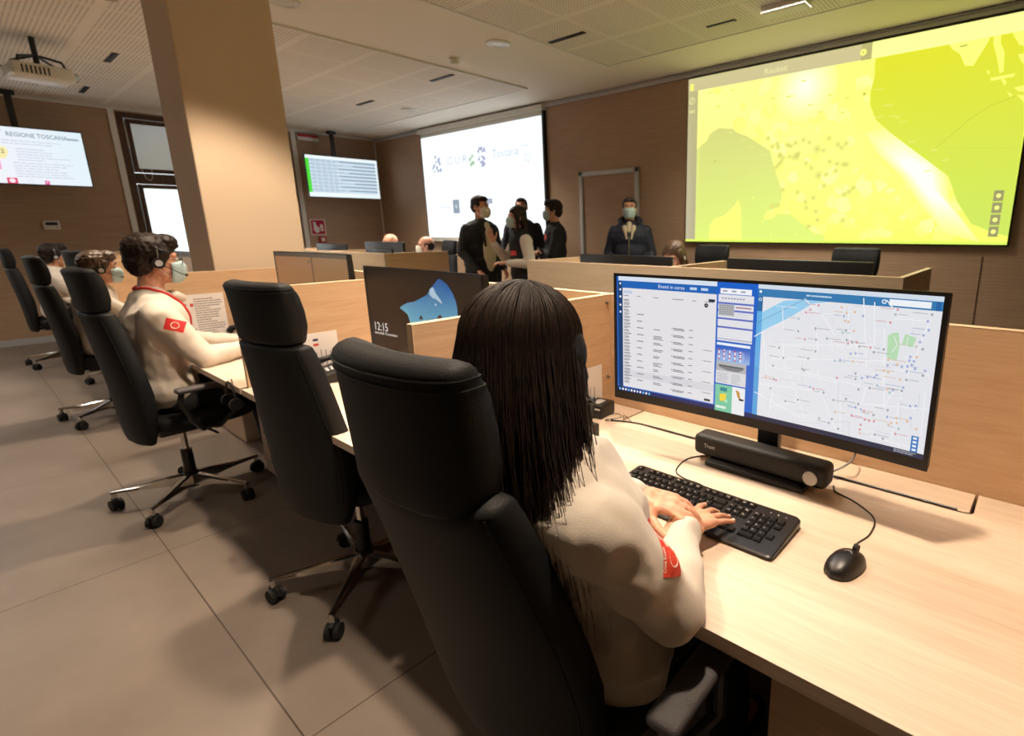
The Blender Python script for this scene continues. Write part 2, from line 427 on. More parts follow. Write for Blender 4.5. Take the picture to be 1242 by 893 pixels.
# cornices, vertical strips
b = MB(); b.span((XL, YF - .03, ZC - .06), (XR, YF, ZC - .02), .006); b.span((XL, YF - .045, ZC - .02), (XR, YF, ZC - .012)); struct('trim_5', b, M_alu)
b = MB(); b.span((XL, YB, ZC - .03), (XL + .02, YF, ZC - .005)); struct('trim_6', b, M_white)
b = MB(); b.span((XL, 1.70, 0), (XL + .02, 1.765, ZC - .03), .004); struct('trim_7', b, M_white)
b = MB(); b.span((XL, 3.915, 0), (XL + .03, 3.985, ZC - .03), .004); struct('trim_8', b, M_white)
b = MB(); b.span((XL, YF - .016, 0), (XL + .016, YF, ZC - .06)); struct('trim_9', b, M_white)
b = MB(); b.span((-.446, YF - .004, 0), (-.438, YF, 1.14)); struct('trim_10', b, M_brownframe)
b = MB(); b.span((XL, YF - .015, 0), (XR, YF, .08)); struct('baseboard_far', b, M_alu)
b = MB(); b.span((XL, YB, 0), (XL + .015, 1.70, .08)); struct('baseboard_left', b, M_alu)
# flush door outlined in aluminium on the far wall
b = MB(); b.span((-4.88, YF - .012, .005), (-4.03, YF, 2.05)); d = struct('door_1', b, M_wall)
b = MB()
b.span((-4.94, YF - .035, 0), (-4.885, YF, 2.10), .004); b.span((-4.035, YF - .035, 0), (-3.98, YF, 2.10), .004); b.span((-4.94, YF - .035, 2.045), (-3.98, YF, 2.10), .004)
b.build('door_frame', M_alu, d); b = MB(); b.cyl((-4.12, YF - .06, 1.02), (-4.12, YF, 1.02), .012); b.tube([(-4.12, YF - .055, 1.02), (-4.24, YF - .055, 1.02)], .009); b.build('door_handle', M_steel, d)
# window
b = MB()
def frame(b, y0, y1, z0, z1, w, x0=XL - .11, x1=XL + .015):
    b.span((x0, y0, z0), (x1, y0 + w, z1), .004); b.span((x0, y1 - w, z0), (x1, y1, z1), .004)
    b.span((x0, y0 + w, z0), (x1, y1 - w, z0 + w), .004); b.span((x0, y0 + w, z1 - w), (x1, y1 - w, z1), .004)
frame(b, WY0, WY1, WZ0, WZ1, .07)
b.span((XL - .1, WY0 + .07, 2.05), (XL + .01, WY1 - .07, 2.19), .004); b.span((XL - .1, 2.80, WZ0 + .07), (XL + .01, 2.90, WZ1 - .07), .004)
win = struct('window_1', b, M_brownframe)
for (y0, y1) in ((1.86, 2.79), (2.91, 3.82)):
    for (z0, z1) in ((1.03, 2.04), (2.20, 2.89)):
        b = MB(); frame(b, y0, y1, z0, z1, .05, XL - .07, XL + .03); b.build('sash', M_brownframe, win)
        b = MB(); b.span((XL - .03, y0 + .045, z0 + .045), (XL - .022, y1 - .045, z1 - .045)); b.build('pane', M_frost if z0 < 2 else M_glass, win)
    b = MB()
    for k in range(26): b.box((XL - .004, (y0 + y1) / 2, 2.25 + k * .0235), (.024, y1 - y0 - .11, .0016), rot=Matrix.Rotation(1.2, 4, 'Y'))
    b.span((XL - .014, y0 + .055, 2.84), (XL + .01, y1 - .055, 2.86)); b.build('blind', M_blind, win)
b = MB(); b.tube([(XL + .035, 1.93, 2.25), (XL + .04, 1.96, 2.12), (XL + .04, 2.0, 2.09), (XL + .04, 2.03, 2.13), (XL + .035, 2.04, 2.25)], .004, 6); b.build('blind_cord', M_white, win)
b = MB(); b.span((XL + .016, 1.835, 2.5), (XL + .03, 1.86, 2.85), .004); b.build('latch', M_steel, win)
b = MB(); frame(b, -2.60, -.50, WZ0, WZ1, .07); b.span((XL - .1, -2.53, 2.05), (XL + .01, -.57, 2.19), .004); b.span((XL - .1, -1.6, WZ0 + .07), (XL + .01, -1.5, WZ1 - .07), .004); win2 = struct('added_window_2', b, M_brownframe)  # unseen second window, added to bring daylight onto the left floor
for y0, y1 in ((-2.52, -1.61), (-1.49, -.58)):
    for z0, z1 in ((1.03, 2.04), (2.20, 2.89)):
        b = MB(); b.span((XL - .03, y0, z0), (XL - .022, y1, z1)); b.build('pane', M_glass, win2)
for y0, y1 in ((WY0, WY1), (-2.60, -.50)):
    ld = bpy.data.lights.new('window_portal', 'AREA'); ld.shape = 'RECTANGLE'; ld.size = WZ1 - WZ0; ld.size_y = y1 - y0; ld.cycles.is_portal = True
    o = bpy.data.objects.new('window_portal', ld); COL.objects.link(o); o.location = (XL - .22, (y0 + y1) / 2, (WZ0 + WZ1) / 2); o.rotation_euler = (0, -PI / 2, 0)
# pillar
b = MB(); b.span((-4.57, 1.035, 0), (-4.08, 1.575, ZC), .008); struct('pillar', b, M_pillar)

# ================================================================== LIGHTS
def spot_fixture(x, y, label):
    t = thing('recessed_spotlight', label, 'ceiling light', (x, y, ZC), 0, 'recessed spotlights over the front desks')
    b = MB(); b.lathe([(.062, 0), (.062, -.02), (.05, -.026), (.043, -.008), (.043, 0)]); b.build('ring', M_whiteplastic, t)
    b = MB(); b.lathe([(.042, -.002), (.042, -.008)]); b.build('lens', M_lampglass, t)
    ld = bpy.data.lights.new('spot', 'SPOT'); ld.energy = SPOT_W; ld.color = WARM; ld.spot_size = math.radians(86); ld.spot_blend = .40; ld.shadow_soft_size = .06
    o = bpy.data.objects.new('spot_lamp', ld); COL.objects.link(o); o.parent = t; o.location = (0, 0, -.04)
for i, (x, y) in enumerate(LAMPS):
    spot_fixture(x, y, 'round recessed spotlight in the ceiling above ' + ['the nearest desk', 'the empty swivel chair', 'the person with the red lanyard', 'the pillar side of the desk row'][i])
for (x, y), e in AMB:  # added area lights without fixtures, soft ambient fill from above
    ld = bpy.data.lights.new('ambient_fill', 'AREA'); ld.shape = 'RECTANGLE'; ld.size = 1.2; ld.size_y = .6; ld.spread = math.radians(125); ld.energy = e; ld.color = (1, .88, .74)
    o = bpy.data.objects.new('ambient_fill', ld); COL.objects.link(o); o.location = (x, y, ZC - .05)

# ================================================================== FRONT DESK ROW
ZD = .74; YE = .683; YP = 1.505; PT = 1.162
BAYS = [(-1.27, .13), (-2.64, -1.27), (-4.00, -2.64), (-6.17, -4.80), (-7.54, -6.17), (-8.91, -7.54)]     # the pillar stands between the third and the fourth
def panel_x(label, x0, x1, y, zt=PT, th=.025, mt=None, group=None, z0=0):
    t = thing('back_partition', label, 'partition', ((x0 + x1) / 2, y, 0), 0, group); hw = (x1 - x0) / 2
    b = MB(); b.span((-hw, -0, z0), (hw, th, zt - .002)); b.build('panel', mt or M_panelx, t)
    b = MB(); b.span((-hw, -.001, zt - .002), (hw, th + .001, zt), .0008); b.build('edge_band', M_edge, t)
    return t
def panel_y(label, x, y0, y1, zt=PT, th=.025, group=None, mt=None, bolt=True, z0=0, foot=True):
    t = thing('side_partition', label, 'partition', (x, (y0 + y1) / 2, 0), 0, group); hw = (y1 - y0) / 2
    b = MB(); b.span((-th / 2, -hw, z0), (th / 2, hw, zt - .002)); b.build('panel', mt or M_panely, t)
    if z0 > 0 and foot: b = MB(); b.span((-th / 2, hw - .25, 0), (th / 2, hw, z0)); b.build('foot_panel', mt or M_panely, t)
    b = MB(); b.span((-th / 2 - .001, -hw - .001, zt - .002), (th / 2 + .001, hw, zt), .0008); b.span((-th / 2 - .0005, -hw - .0015, z0), (th / 2 + .0005, -hw + .0002, zt - .002)); b.build('edge_band', M_edge, t)
    if bolt:
        for z in (zt - .03, .85):
            b = MB(); b.cyl((th / 2, hw - .02, z), (th / 2 + .010, hw - .02, z), .0055); b.build('bolt', M_steel, t)
    return t
seatn = ['nearest', 'second', 'third', 'fourth', 'fifth', 'sixth']
where = ['behind the wide map monitor', 'behind the cave wallpaper monitor', 'behind the brown screened monitor of the bespectacled man', 'below the pillar past the third monitor', 'beside the curly haired worker', 'at the far left end of the row']
for i, (x0, x1) in enumerate(BAYS):
    panel_x('long oak back partition ' + where[i], x0, x1, YP, group='back partitions of the front row')
    panel_y('oak side partition on the left of the ' + seatn[i] + ' desk counted from the camera', x0, YE + .03, YP - .001, z0=.70, group='side partitions of the front row')
    t = thing('desk', 'pale oak desk of the ' + seatn[i] + ' workplace counted from the camera', 'desk', ((x0 + x1) / 2, 0, 0), 0, 'desks of the front row')
    hw = (x1 - x0) / 2
    b = MB(); yf = YP - .002
    a0, a1 = -hw + .0135, (hw - .0135 if i not in (0, 3) else hw)
    if i == 0:
        # worktop with a rear cable flap: cut out between x -1.10 and -.06 behind y 1.385
        c0 = (x0 + x1) / 2
        q = [(a0, YE), (a1, YE), (a1, yf), (-.058 - c0, yf), (-.058 - c0, 1.392), (-.064 - c0, 1.384), (-.075 - c0, 1.380), (-1.08 - c0, 1.380), (-1.10 - c0, 1.384), (-1.105 - c0, 1.392), (-1.105 - c0, yf), (a0, yf)]
        b.prism(q, ZD - .028, ZD)
    else:
        b.span((a0, YE, ZD - .028), (a1, yf, ZD), .001)
    b.build('worktop', M_desk, t, False)
    if i == 0:
        b = MB(); b.prism([(-1.098 - c0, yf), (-1.098 - c0, 1.394), (-1.092 - c0, 1.388), (-.078 - c0, 1.388), (-.067 - c0, 1.394), (-.065 - c0, yf)], ZD - .028, ZD - .0005); b.build('cable_flap', M_desk, t, False)
    b = MB(); b.span((-hw + .30, YP - .06, .25), (hw - .30, YP - .045, .70)); b.build('modesty_panel', M_panelx, t)
panel_y('oak side partition on the right of the nearest desk', BAYS[0][1] + .014, YE + .03, YP - .001, z0=.70, group='side partitions of the front row')

def pedestal(label, x0, yf, zt=.60, w=.42):
    t = thing('drawer_pedestal', label, 'drawer unit', (x0 + w / 2, yf, 0), 0, 'drawer pedestals under the front desks')
    d = .55; h0 = .07
    b = MB(); b.span((-w / 2, .02, h0), (w / 2, d, zt), .002); b.build('cabinet', M_panelx, t)
    n = 3; dh = (zt - h0 - .03) / n
    for k in range(n):
        z0 = h0 + .004 + k * dh
        b = MB(); b.span((-w / 2 + .002, 0, z0), (w / 2 - .002, .019, z0 + dh - .006), .001); dr = b.build('drawer', M_panelx, t)
        b = MB(); z = z0 + dh * .62
        b.tube([(-.05, .0, z), (-.05, -.028, z)], .004, 8); b.tube([(.05, .0, z), (.05, -.028, z)], .004, 8); b.tube([(-.062, -.028, z), (.062, -.028, z)], .005, 8); b.build('handle', M_steel, dr)
    for sx in (-1, 1):
        for y in (.08, d - .06):
            b = MB(); b.cyl((sx * (w / 2 - .05) - .012, y, .03), (sx * (w / 2 - .05) + .012, y, .03), .03); b.span((sx * (w / 2 - .05) - .015, y - .015, .04), (sx * (w / 2 - .05) + .015, y + .015, h0)); b.build('caster', M_rubber, t)
    return t
pedestal('oak drawer pedestal under the right end of the nearest desk', -.283, .765, .675, .40)
pedestal('oak drawer pedestal between the man and the empty chair', -3.335, .92, .60)

# ---------------------------------------------------------------- swivel chairs
V3 = Vector
def sring(hw, t, y, z, n=28, curve=.0, e=4.2):
    """rounded rectangular ring: half width hw, thickness t, rear surface y, curving forward at the sides"""
    out = []
    for k in range(n):
        a = 2 * PI * k / n; c, s_ = math.cos(a), math.sin(a)
        x = hw * math.copysign(abs(c) ** (2 / e), c); yy = t / 2 * math.copysign(abs(s_) ** (2 / e), s_)
        out.append(Vector((x, y + t / 2 + yy + curve * (x / hw) ** 2 * hw / .2, z)))
    return out
def loft_pad(b, secs, curve):
    """secs: (z, half width, rear y, thickness); closed rounded top and bottom"""
    rg = []
    z, hw, y, t = secs[0]
    for f in (.35, .75, .93): rg.append(sring(hw * (f * .12 + .88) - .012 * (1 - f), t * f, y + t * (1 - f) / 2, z - .018 * math.sqrt(1 - f * f) + .0, curve=curve))
    for z, hw, y, t in secs: rg.append(sring(hw, t, y, z, curve=curve))
    for f in (.93, .75, .35): rg.append(sring(hw * (f * .12 + .88) - .012 * (1 - f), t * f, y + t * (1 - f) / 2, z + .018 * math.sqrt(1 - f * f), curve=curve))
    b.rings(rg)
def make_chair(label, base_rot, group='tall swivel chairs'):
    t = thing('swivel_chair', label, 'chair', (0, 0, 0), 0, group)
    # star base
    for k in range(5):
        a = base_rot + k * 2 * PI / 5; c, s_ = math.cos(a), math.sin(a)
        R = Matrix.Rotation(a, 4, 'Z')
        b = MB(); rg = []
        for (r, z0, z1, w) in ((.025, .075, .135, .024), (.10, .082, .128, .021), (.20, .088, .112, .0165), (.30, .092, .104, .012), (.335, .090, .102, .011)):
            rg.append([R @ Vector(p) for p in ((r, -w, z0), (r, w, z0), (r, w * .9, z1 - .006), (r, w * .45, z1), (r, -w * .45, z1), (r, -w * .9, z1 - .006))])
        b.rings(rg); b.cyl(R @ Vector((.325, 0, .06)), R @ Vector((.325, 0, .098)), .011, n=10)
        leg = b.build('leg', M_chrome, t, ang=30)
        b = MB(); cx, cy = .325 * c, .325 * s_; sw = a + 1.1 + k * .9; u = Vector((math.cos(sw), math.sin(sw), 0)); cc = Vector((cx, cy, .028))
        for sg in (-1, 1):
            b.cyl(cc + u * sg * .006, cc + u * sg * .024, .028, n=18)
        b.cyl(cc - u * .006, cc + u * .006, .012, n=10)
        v = u.cross(Vector((0, 0, 1)))
        b.tube([cc + v * .027 + Vector((0, 0, .004)), cc + v * .022 + Vector((0, 0, .024)), cc + Vector((0, 0, .034)), cc - v * .02 + Vector((0, 0, .024))], .011, 8)
        b.build('caster', M_rubber, leg)
    b = MB(); b.cyl((0, 0, .06), (0, 0, .145), .034); b.cyl((0, 0, .145), (0, 0, .27), .026); b.build('gas_column', M_black, t)
    b = MB(); b.cyl((0, 0, .27), (0, 0, .40), .014); b.build('piston', M_chrome, t)
    b = MB(); b.box((0, .02, .405), (.16, .26, .05), .012); b.tube([(.06, .06, .40), (.26, .08, .395)], .006); b.box((0, -.13, .40), (.07, .14, .022), .006); b.build('mechanism', M_black, t)
    # seat
    b = MB(); rg = []
    for (z, sx, sy) in ((.43, .19, .19), (.435, .225, .225), (.45, .242, .243), (.485, .248, .25), (.505, .24, .243), (.515, .21, .215), (.517, .1, .1)):
        rg.append([Vector((sx * math.copysign(abs(math.cos(2 * PI * k / 32)) ** (2 / 3.6), math.cos(2 * PI * k / 32)), .07 + sy * math.copysign(abs(math.sin(2 * PI * k / 32)) ** (2 / 3.6), math.sin(2 * PI * k / 32)), z)) for k in range(32)])
    b.rings(rg); b.build('seat', M_leather, t, ang=60)
    # tall back
    b = MB()
    loft_pad(b, [(.40, .185, -.215, .05), (.46, .213, -.222, .065), (.54, .228, -.226, .075), (.64, .234, -.232, .085), (.74, .228, -.242, .085), (.84, .212, -.254, .085), (.94, .194, -.266, .085), (1.00, .183, -.274, .082), (1.028, .178, -.278, .078)], .035)
    bk = b.build('backrest', M_leather, t, ang=60)
    for sg in (-1, 1):
        b = MB(); pts = []
        for z, hw, y, th in ((.46, .213, -.222, .065), (.54, .228, -.226, .075), (.64, .234, -.232, .085), (.74, .228, -.242, .085), (.84, .212, -.254, .085), (.94, .194, -.266, .085), (1.00, .183, -.274, .082), (1.028, .178, -.278, .078)):
            q = sring(hw, th, y, z, 48, .035); pts.append(q[24 + 4 if sg < 0 else 48 - 4] + V3((sg * .0002, -.0006, 0)))
        b.tube(pts, .0018, 6); b.build('seam', M_leather, bk)
    b = MB(); b.span((-.03, -.25, 1.0), (.03, -.222, 1.1), .006); b.build('headrest_bracket', M_black, t)
    b = MB(); HR = [(1.058, .160, -.282, .078), (1.10, .167, -.285, .088), (1.15, .169, -.289, .088), (1.20, .168, -.294, .082), (1.226, .165, -.298, .070)]; loft_pad(b, HR, .034)
    hr = b.build('headrest', M_leather, t, ang=60)
    for z, hw, y, th in ((1.224, .165, -.2977, .0715), (1.212, .1665, -.2958, .0765)):
        b = MB(); q = sring(hw + .0004, th + .001, y - .0005, z, 72, .034); b.tube(q + [q[0]], .0014, 6, cap=False); b.build('seam', M_leather, hr)
    # arms: pad on a bent bracket
    for sg in (-1, 1):
        b = MB(); x = sg * .298
        b.box((x, .05, .655), (.060, .23, .026), .011, 3); arm = b.build('armrest', M_tex, t)
        b = MB(); b.tube([(x, .12, .645), (x, .15, .60), (x, .15, .50), (x - sg * .05, .10, .43), (x - sg * .14, .05, .415)], .013, 8); b.tube([(x, -.04, .645), (x, -.055, .60), (x, -.02, .50), (x - sg * .05, .03, .43), (x - sg * .14, .04, .415)], .013, 8); b.build('bracket', M_black, arm)
    return t
D = math.radians
c1 = make_chair('large black swivel chair in the foreground carrying the long haired woman', D(27), 'tall swivel chairs'); c1.location = (-.725, .705, 0); c1.rotation_euler = (0, 0, D(2))
c2 = make_chair('empty black swivel chair between the woman and the bespectacled man', D(26 - 9)); c2.location = (-2.015, .84, 0); c2.rotation_euler = (0, 0, D(9))
copy_tree(c1, None, (-3.47, .61, 0), D(3), 'black swivel chair of the man with glasses and red lanyard')
copy_tree(c1, None, (-5.57, .62, 0), D(0), 'black swivel chair of the curly haired worker, behind the man with the red lanyard')
copy_tree(c1, None, (-8.33, .63, 0), D(-4), 'farthest black swivel chair by the left wall, seen edge on')
copy_tree(c2, None, (-6.86, .95, 0), D(25), 'black swivel chair just visible between the two farthest seated workers')

def recline(t, a):
    R = Matrix.Rotation(a, 4, 'X'); p = Vector((0, -.2, .45))
    for ch in t.children:
        nm = ch.name.split('.')[0]
        if nm in ('backrest', 'headrest_bracket'): ch.rotation_euler = (a, 0, 0); ch.location = p - R @ p
        if nm == 'headrest':        # the headrest is tipped upright again on its bracket
            q = Vector((0, -.283, 1.05)); sc_ = Vector((.93, 1, 1.17)); ch.scale = sc_; ch.location = p + R @ (q - p) - q * sc_ - Vector((0, 0, .022))
recline(c1, D(8.5))
for ch in c1.children:
    if ch.name.split('.')[0] == 'armrest': ch.location = (.055, -.11, 0)
# ---------------------------------------------------------------- displays
def ultrawide(label, loc, rz, content, w=.826, h=.372, curve=.016, zc=1.093, soundbar=False, back=False):
    t = thing('monitor', label, 'monitor', loc, rz)
    # housing follows the curve
    b = MB(); rg = []; n = 24
    for k in range(n + 1):
        u = k / n; x = (u - .5) * w; y = curve * (1 - (2 * u - 1) ** 2)
        rg.append([(x, y - .004, zc - h / 2), (x, y + .018, zc - h / 2 + .004), (x, y + .026, zc), (x, y + .018, zc + h / 2 - .004), (x, y - .004, zc + h / 2)])
    b.rings([[Vector(p) for p in r] for r in rg]); b.build('housing', M_black, t, ang=30)
    b = MB(); rg = []
    for (dx, bz0, bz1) in (('l', 0, 0),): pass
    # raised bezel: bottom bar, thin sides and top
    def barx(z0, z1):
        r_g = []
        for k in range(n + 1):
            u = k / n; x = (u - .5) * w; y = curve * (1 - (2 * u - 1) ** 2)
            r_g.append([Vector(p) for p in ((x, y - .0065, z0), (x, y - .003, z0), (x, y - .003, z1), (x, y - .0065, z1))])
        b.rings(r_g)
    barx(zc - h / 2, zc - h / 2 + .024); barx(zc + h / 2 - .008, zc + h / 2)
    for sx in (-1, 1): b.box((sx * (w / 2 - .005), -.0045, zc), (.010, .004, h))
    b.build('bezel', M_black, t)
    if content: content(w - .02, h - .032).build('display', M_screen, t, (0, -.005, zc + .008), curve=curve)
    b = MB(); b.box((0, .175, (ZD + .0155 + zc + .1) / 2), (.062, .03, zc + .1 - ZD - .0155), .006); b.box((0, curve + .03, zc), (.14, .05, .11), .01); b.box((0, .10, zc), (.06, .15, .05), .008); b.build('stand_column', M_black, t)
    b = MB(); b.box((0, .163, ZD + .008), (.285, .20, .0138), .005); b.build('stand_base', M_blackm, t)
    return t

def content_main(w, h):
    f = Flat(w, h, 1.5e-4)
    q = homog([(758.9, 334.9), (1153.5, 363.4), (1129.9, 562.3), (756.8, 471.6)])
    A = lambda x, y: (730 + x / 2.4258, 310 + y / 2.4258)     # readings taken on an enlarged detail
    Z2 = lambda x, y: q(*(750 + x / 4.96, 320 + y / 4.96))
    Z3 = lambda x, y: q(*(920 + x / 4.06, 340 + y / 4.06))
    Z4 = lambda x, y: q(*(865 + x / 5.58, 340 + y / 5.58))
    f.rect(0, 0, 1, 1, (30, 95, 190), 0)
    u1 = Z2(612, 400)[0]; u2 = Z2(872, 130)[0]
    # left window
    f.rect(.008, .0, u1, .035, (215, 225, 238), 1); f.rect(.02, .035, u1, .095, (28, 98, 180), 2)
    f.rect(.006, .04, .025, .965, (24, 62, 110), 2); f.rect(.025, .095, u1, .955, (226, 224, 228), 1)
    f.text('Eventi in corso', .17, .078, .028, (230, 238, 250), 3); f.rect(.29, .055, .315, .075, (190, 210, 235), 3); f.rect(.33, .055, .355, .075, (190, 210, 235), 3)
    for k, v in enumerate((.06, .11, .17, .24, .30)): f.disc(.0155, v, .004, (235, 240, 250), 3, 8)
    f.rect(.03, .115, .065, .14, (190, 205, 222), 3)
    for k, (u, l_) in enumerate(((.03, .03), (.085, .02), (.15, .03), (.225, .06), (.30, .02), (.345, .045))):
        f.rect(u, .155, u + l_ * .7, .162, (150, 152, 160), 3)
    rg = random.Random(3); v = .19
    for k in range(26):
        g = (118, 118, 126)
        f.rect(.03, v, .05 + rg.random() * .012, v + .007, g, 3); f.rect(.03, v + .012, .045 + rg.random() * .01, v + .017, g, 3)
        if k > 3 and k % 2 == 0: f.rect(.085, v, .105 + rg.random() * .008, v + .007, g, 3)
        if k > 6 and k % 2 == 0:
            for j in range(rg.choice((1, 2, 2, 3))): f.rect(.152, v + j * .012, .172 + rg.random() * .02, v + j * .012 + .006, g, 3)
        if k > 6 and k % 2: 
            f.disc(.2255, v + .004, .0018, (40, 40, 50), 3, 6)
            for j in range(2): f.rect(.23, v + j * .011, .262 + rg.random() * .015, v + j * .011 + .006, (105, 105, 115), 3)
            f.rect(.29, v, .305, v + .006, g, 3)
        if k > 9 and k % 3 == 0: f.rect(.345, v, .375, v + .006, (150, 150, 155), 3); f.disc(.341, v + .003, .0012, (70, 70, 80), 3, 6)
        if k > 9: f.disc(.405, v, .0012, (200, 60, 50) if k in (12, 20) else (60, 60, 70), 3, 6)
        if k > 9 and k % 2: f.disc(.413, v, .0011, (200, 80, 50) if k == 13 else (90, 90, 100), 3, 6)
        v += .0285
    f.rect(.03, .80, u1, .86, (214, 212, 218), 2)
    f.rect(u1 - .028, .135, u1 - .006, .155, (30, 44, 60), 4); f.disc(u1 - .036, .185, .007, (18, 18, 24), 4, 14); f.disc(u1 - .036, .185, .002, (220, 220, 220), 5, 8)
    f.rect(u1 - .034, .925, u1 - .012, .943, (40, 44, 50), 4)
    # taskbar
    f.rect(0, .965, u2, 1, (22, 36, 92), 3)
    for k in range(11): f.rect(.008 + k * .0125, .973, .015 + k * .0125, .992, rg.choice([(235, 240, 250), (200, 220, 240), (120, 190, 240), (240, 240, 250)]), 4)
    # middle column
    f.rect(u1, 0, u2, .965, (26, 96, 196), 2); f.rect(u2 - .014, .3, u2, .965, (60, 150, 225), 2)
    f.rect(u1 + .012, .045, u2 - .02, .085, (238, 240, 245), 3); 
    for k in range(3): f.rect(u1 + .02 + k * .03, .058, u1 + .036 + k * .03, .07, (150, 160, 175), 4)
    x0, x1 = u1 + .006, u2 - .012
    _r, _p, _b = f.rect, f.poly, f.bars; mv = lambda v: float(np.interp(v, [0, .11, .565, .60, .625, .64, .80, .965, 1], [0, .09, .44, .455, .475, .49, .60, .775, 1]))
    f.rect = lambda a, b_, c, d_, *k, **kk: _r(a, mv(b_), c, mv(d_), *k, **kk); f.poly = lambda pts, *k: _p([(u, mv(v)) for u, v in pts], *k)
    f.rect(x0, .11, x1, .565, (224, 224, 230), 3)
    for k in range(8): f.rect(x0 + .012 + k * .010, .14, x0 + .018 + k * .010, .152, (130, 135, 150), 4)
    for v0 in (.185, .255, .335, .42): f.rect(x0, v0, x1, v0 + .018, (96, 110, 190), 4)
    f.rect(x0 + .002, .205, x0 + .055, .315, (176, 178, 182), 5)
    for r in range(5):
        for c in range(6): f.rect(x0 + .006 + c * .008, .212 + r * .02, x0 + .010 + c * .008, .221 + r * .02, (120, 122, 130), 6)
    f.bars(x0 + .06, .222, x1 - .003, .245, 1, (150, 80, 90), 5, .5); f.bars(x0 + .004, .285, x1, .33, 2, (200, 202, 210), 4); f.rect(x0, .54, x1, .55, (170, 170, 190), 4)
    f.rect(x0, .60, x1 - .004, .625, (232, 236, 244), 3)
    f.rect(x0, .64, x1 - .004, .80, (50, 100, 200), 3, cols=[(40, 90, 190), (150, 180, 225), (150, 180, 225), (40, 90, 190)])
    for k in range(5):
        u = x0 + .006 + k * .0185
        for j in range(7): f.rect(u, .665 + j * .017, u + .005, .68 + j * .017, (215, 50, 50) if j % 3 == k % 3 else (232, 236, 245), 4)
        f.bars(u + .007, .675, u + .016, .77, 6, (190, 205, 232), 4, .4)
    f.rect(x0, .80, x1 - .014, .965, (176, 178, 184), 3)
    f.poly([(x0 + .006, .825), (x1 - .02, .825), (x1 - .024, .845), (x1 - .04, .862), (x0 + .04, .862), (x0 + .012, .845)], (120, 122, 128), 4)
    f.disc((x0 + x1) / 2 - .006, .85, .006, (50, 50, 56), 5); f.bars(x0 + .012, .828, x1 - .026, .84, 1, (60, 62, 68), 5, .6, .1)
    f.rect(x0, .87, x1 - .014, .965, (214, 214, 218), 5)
    f.bars(x0 + .006, .885, x0 + .045, .96, 7, (160, 162, 170), 6); f.bars(x0 + .055, .885, x0 + .088, .96, 7, (160, 162, 170), 6)
    f.rect, f.poly = _r, _p
    return f, u1, u2, q, Z2, Z3, Z4
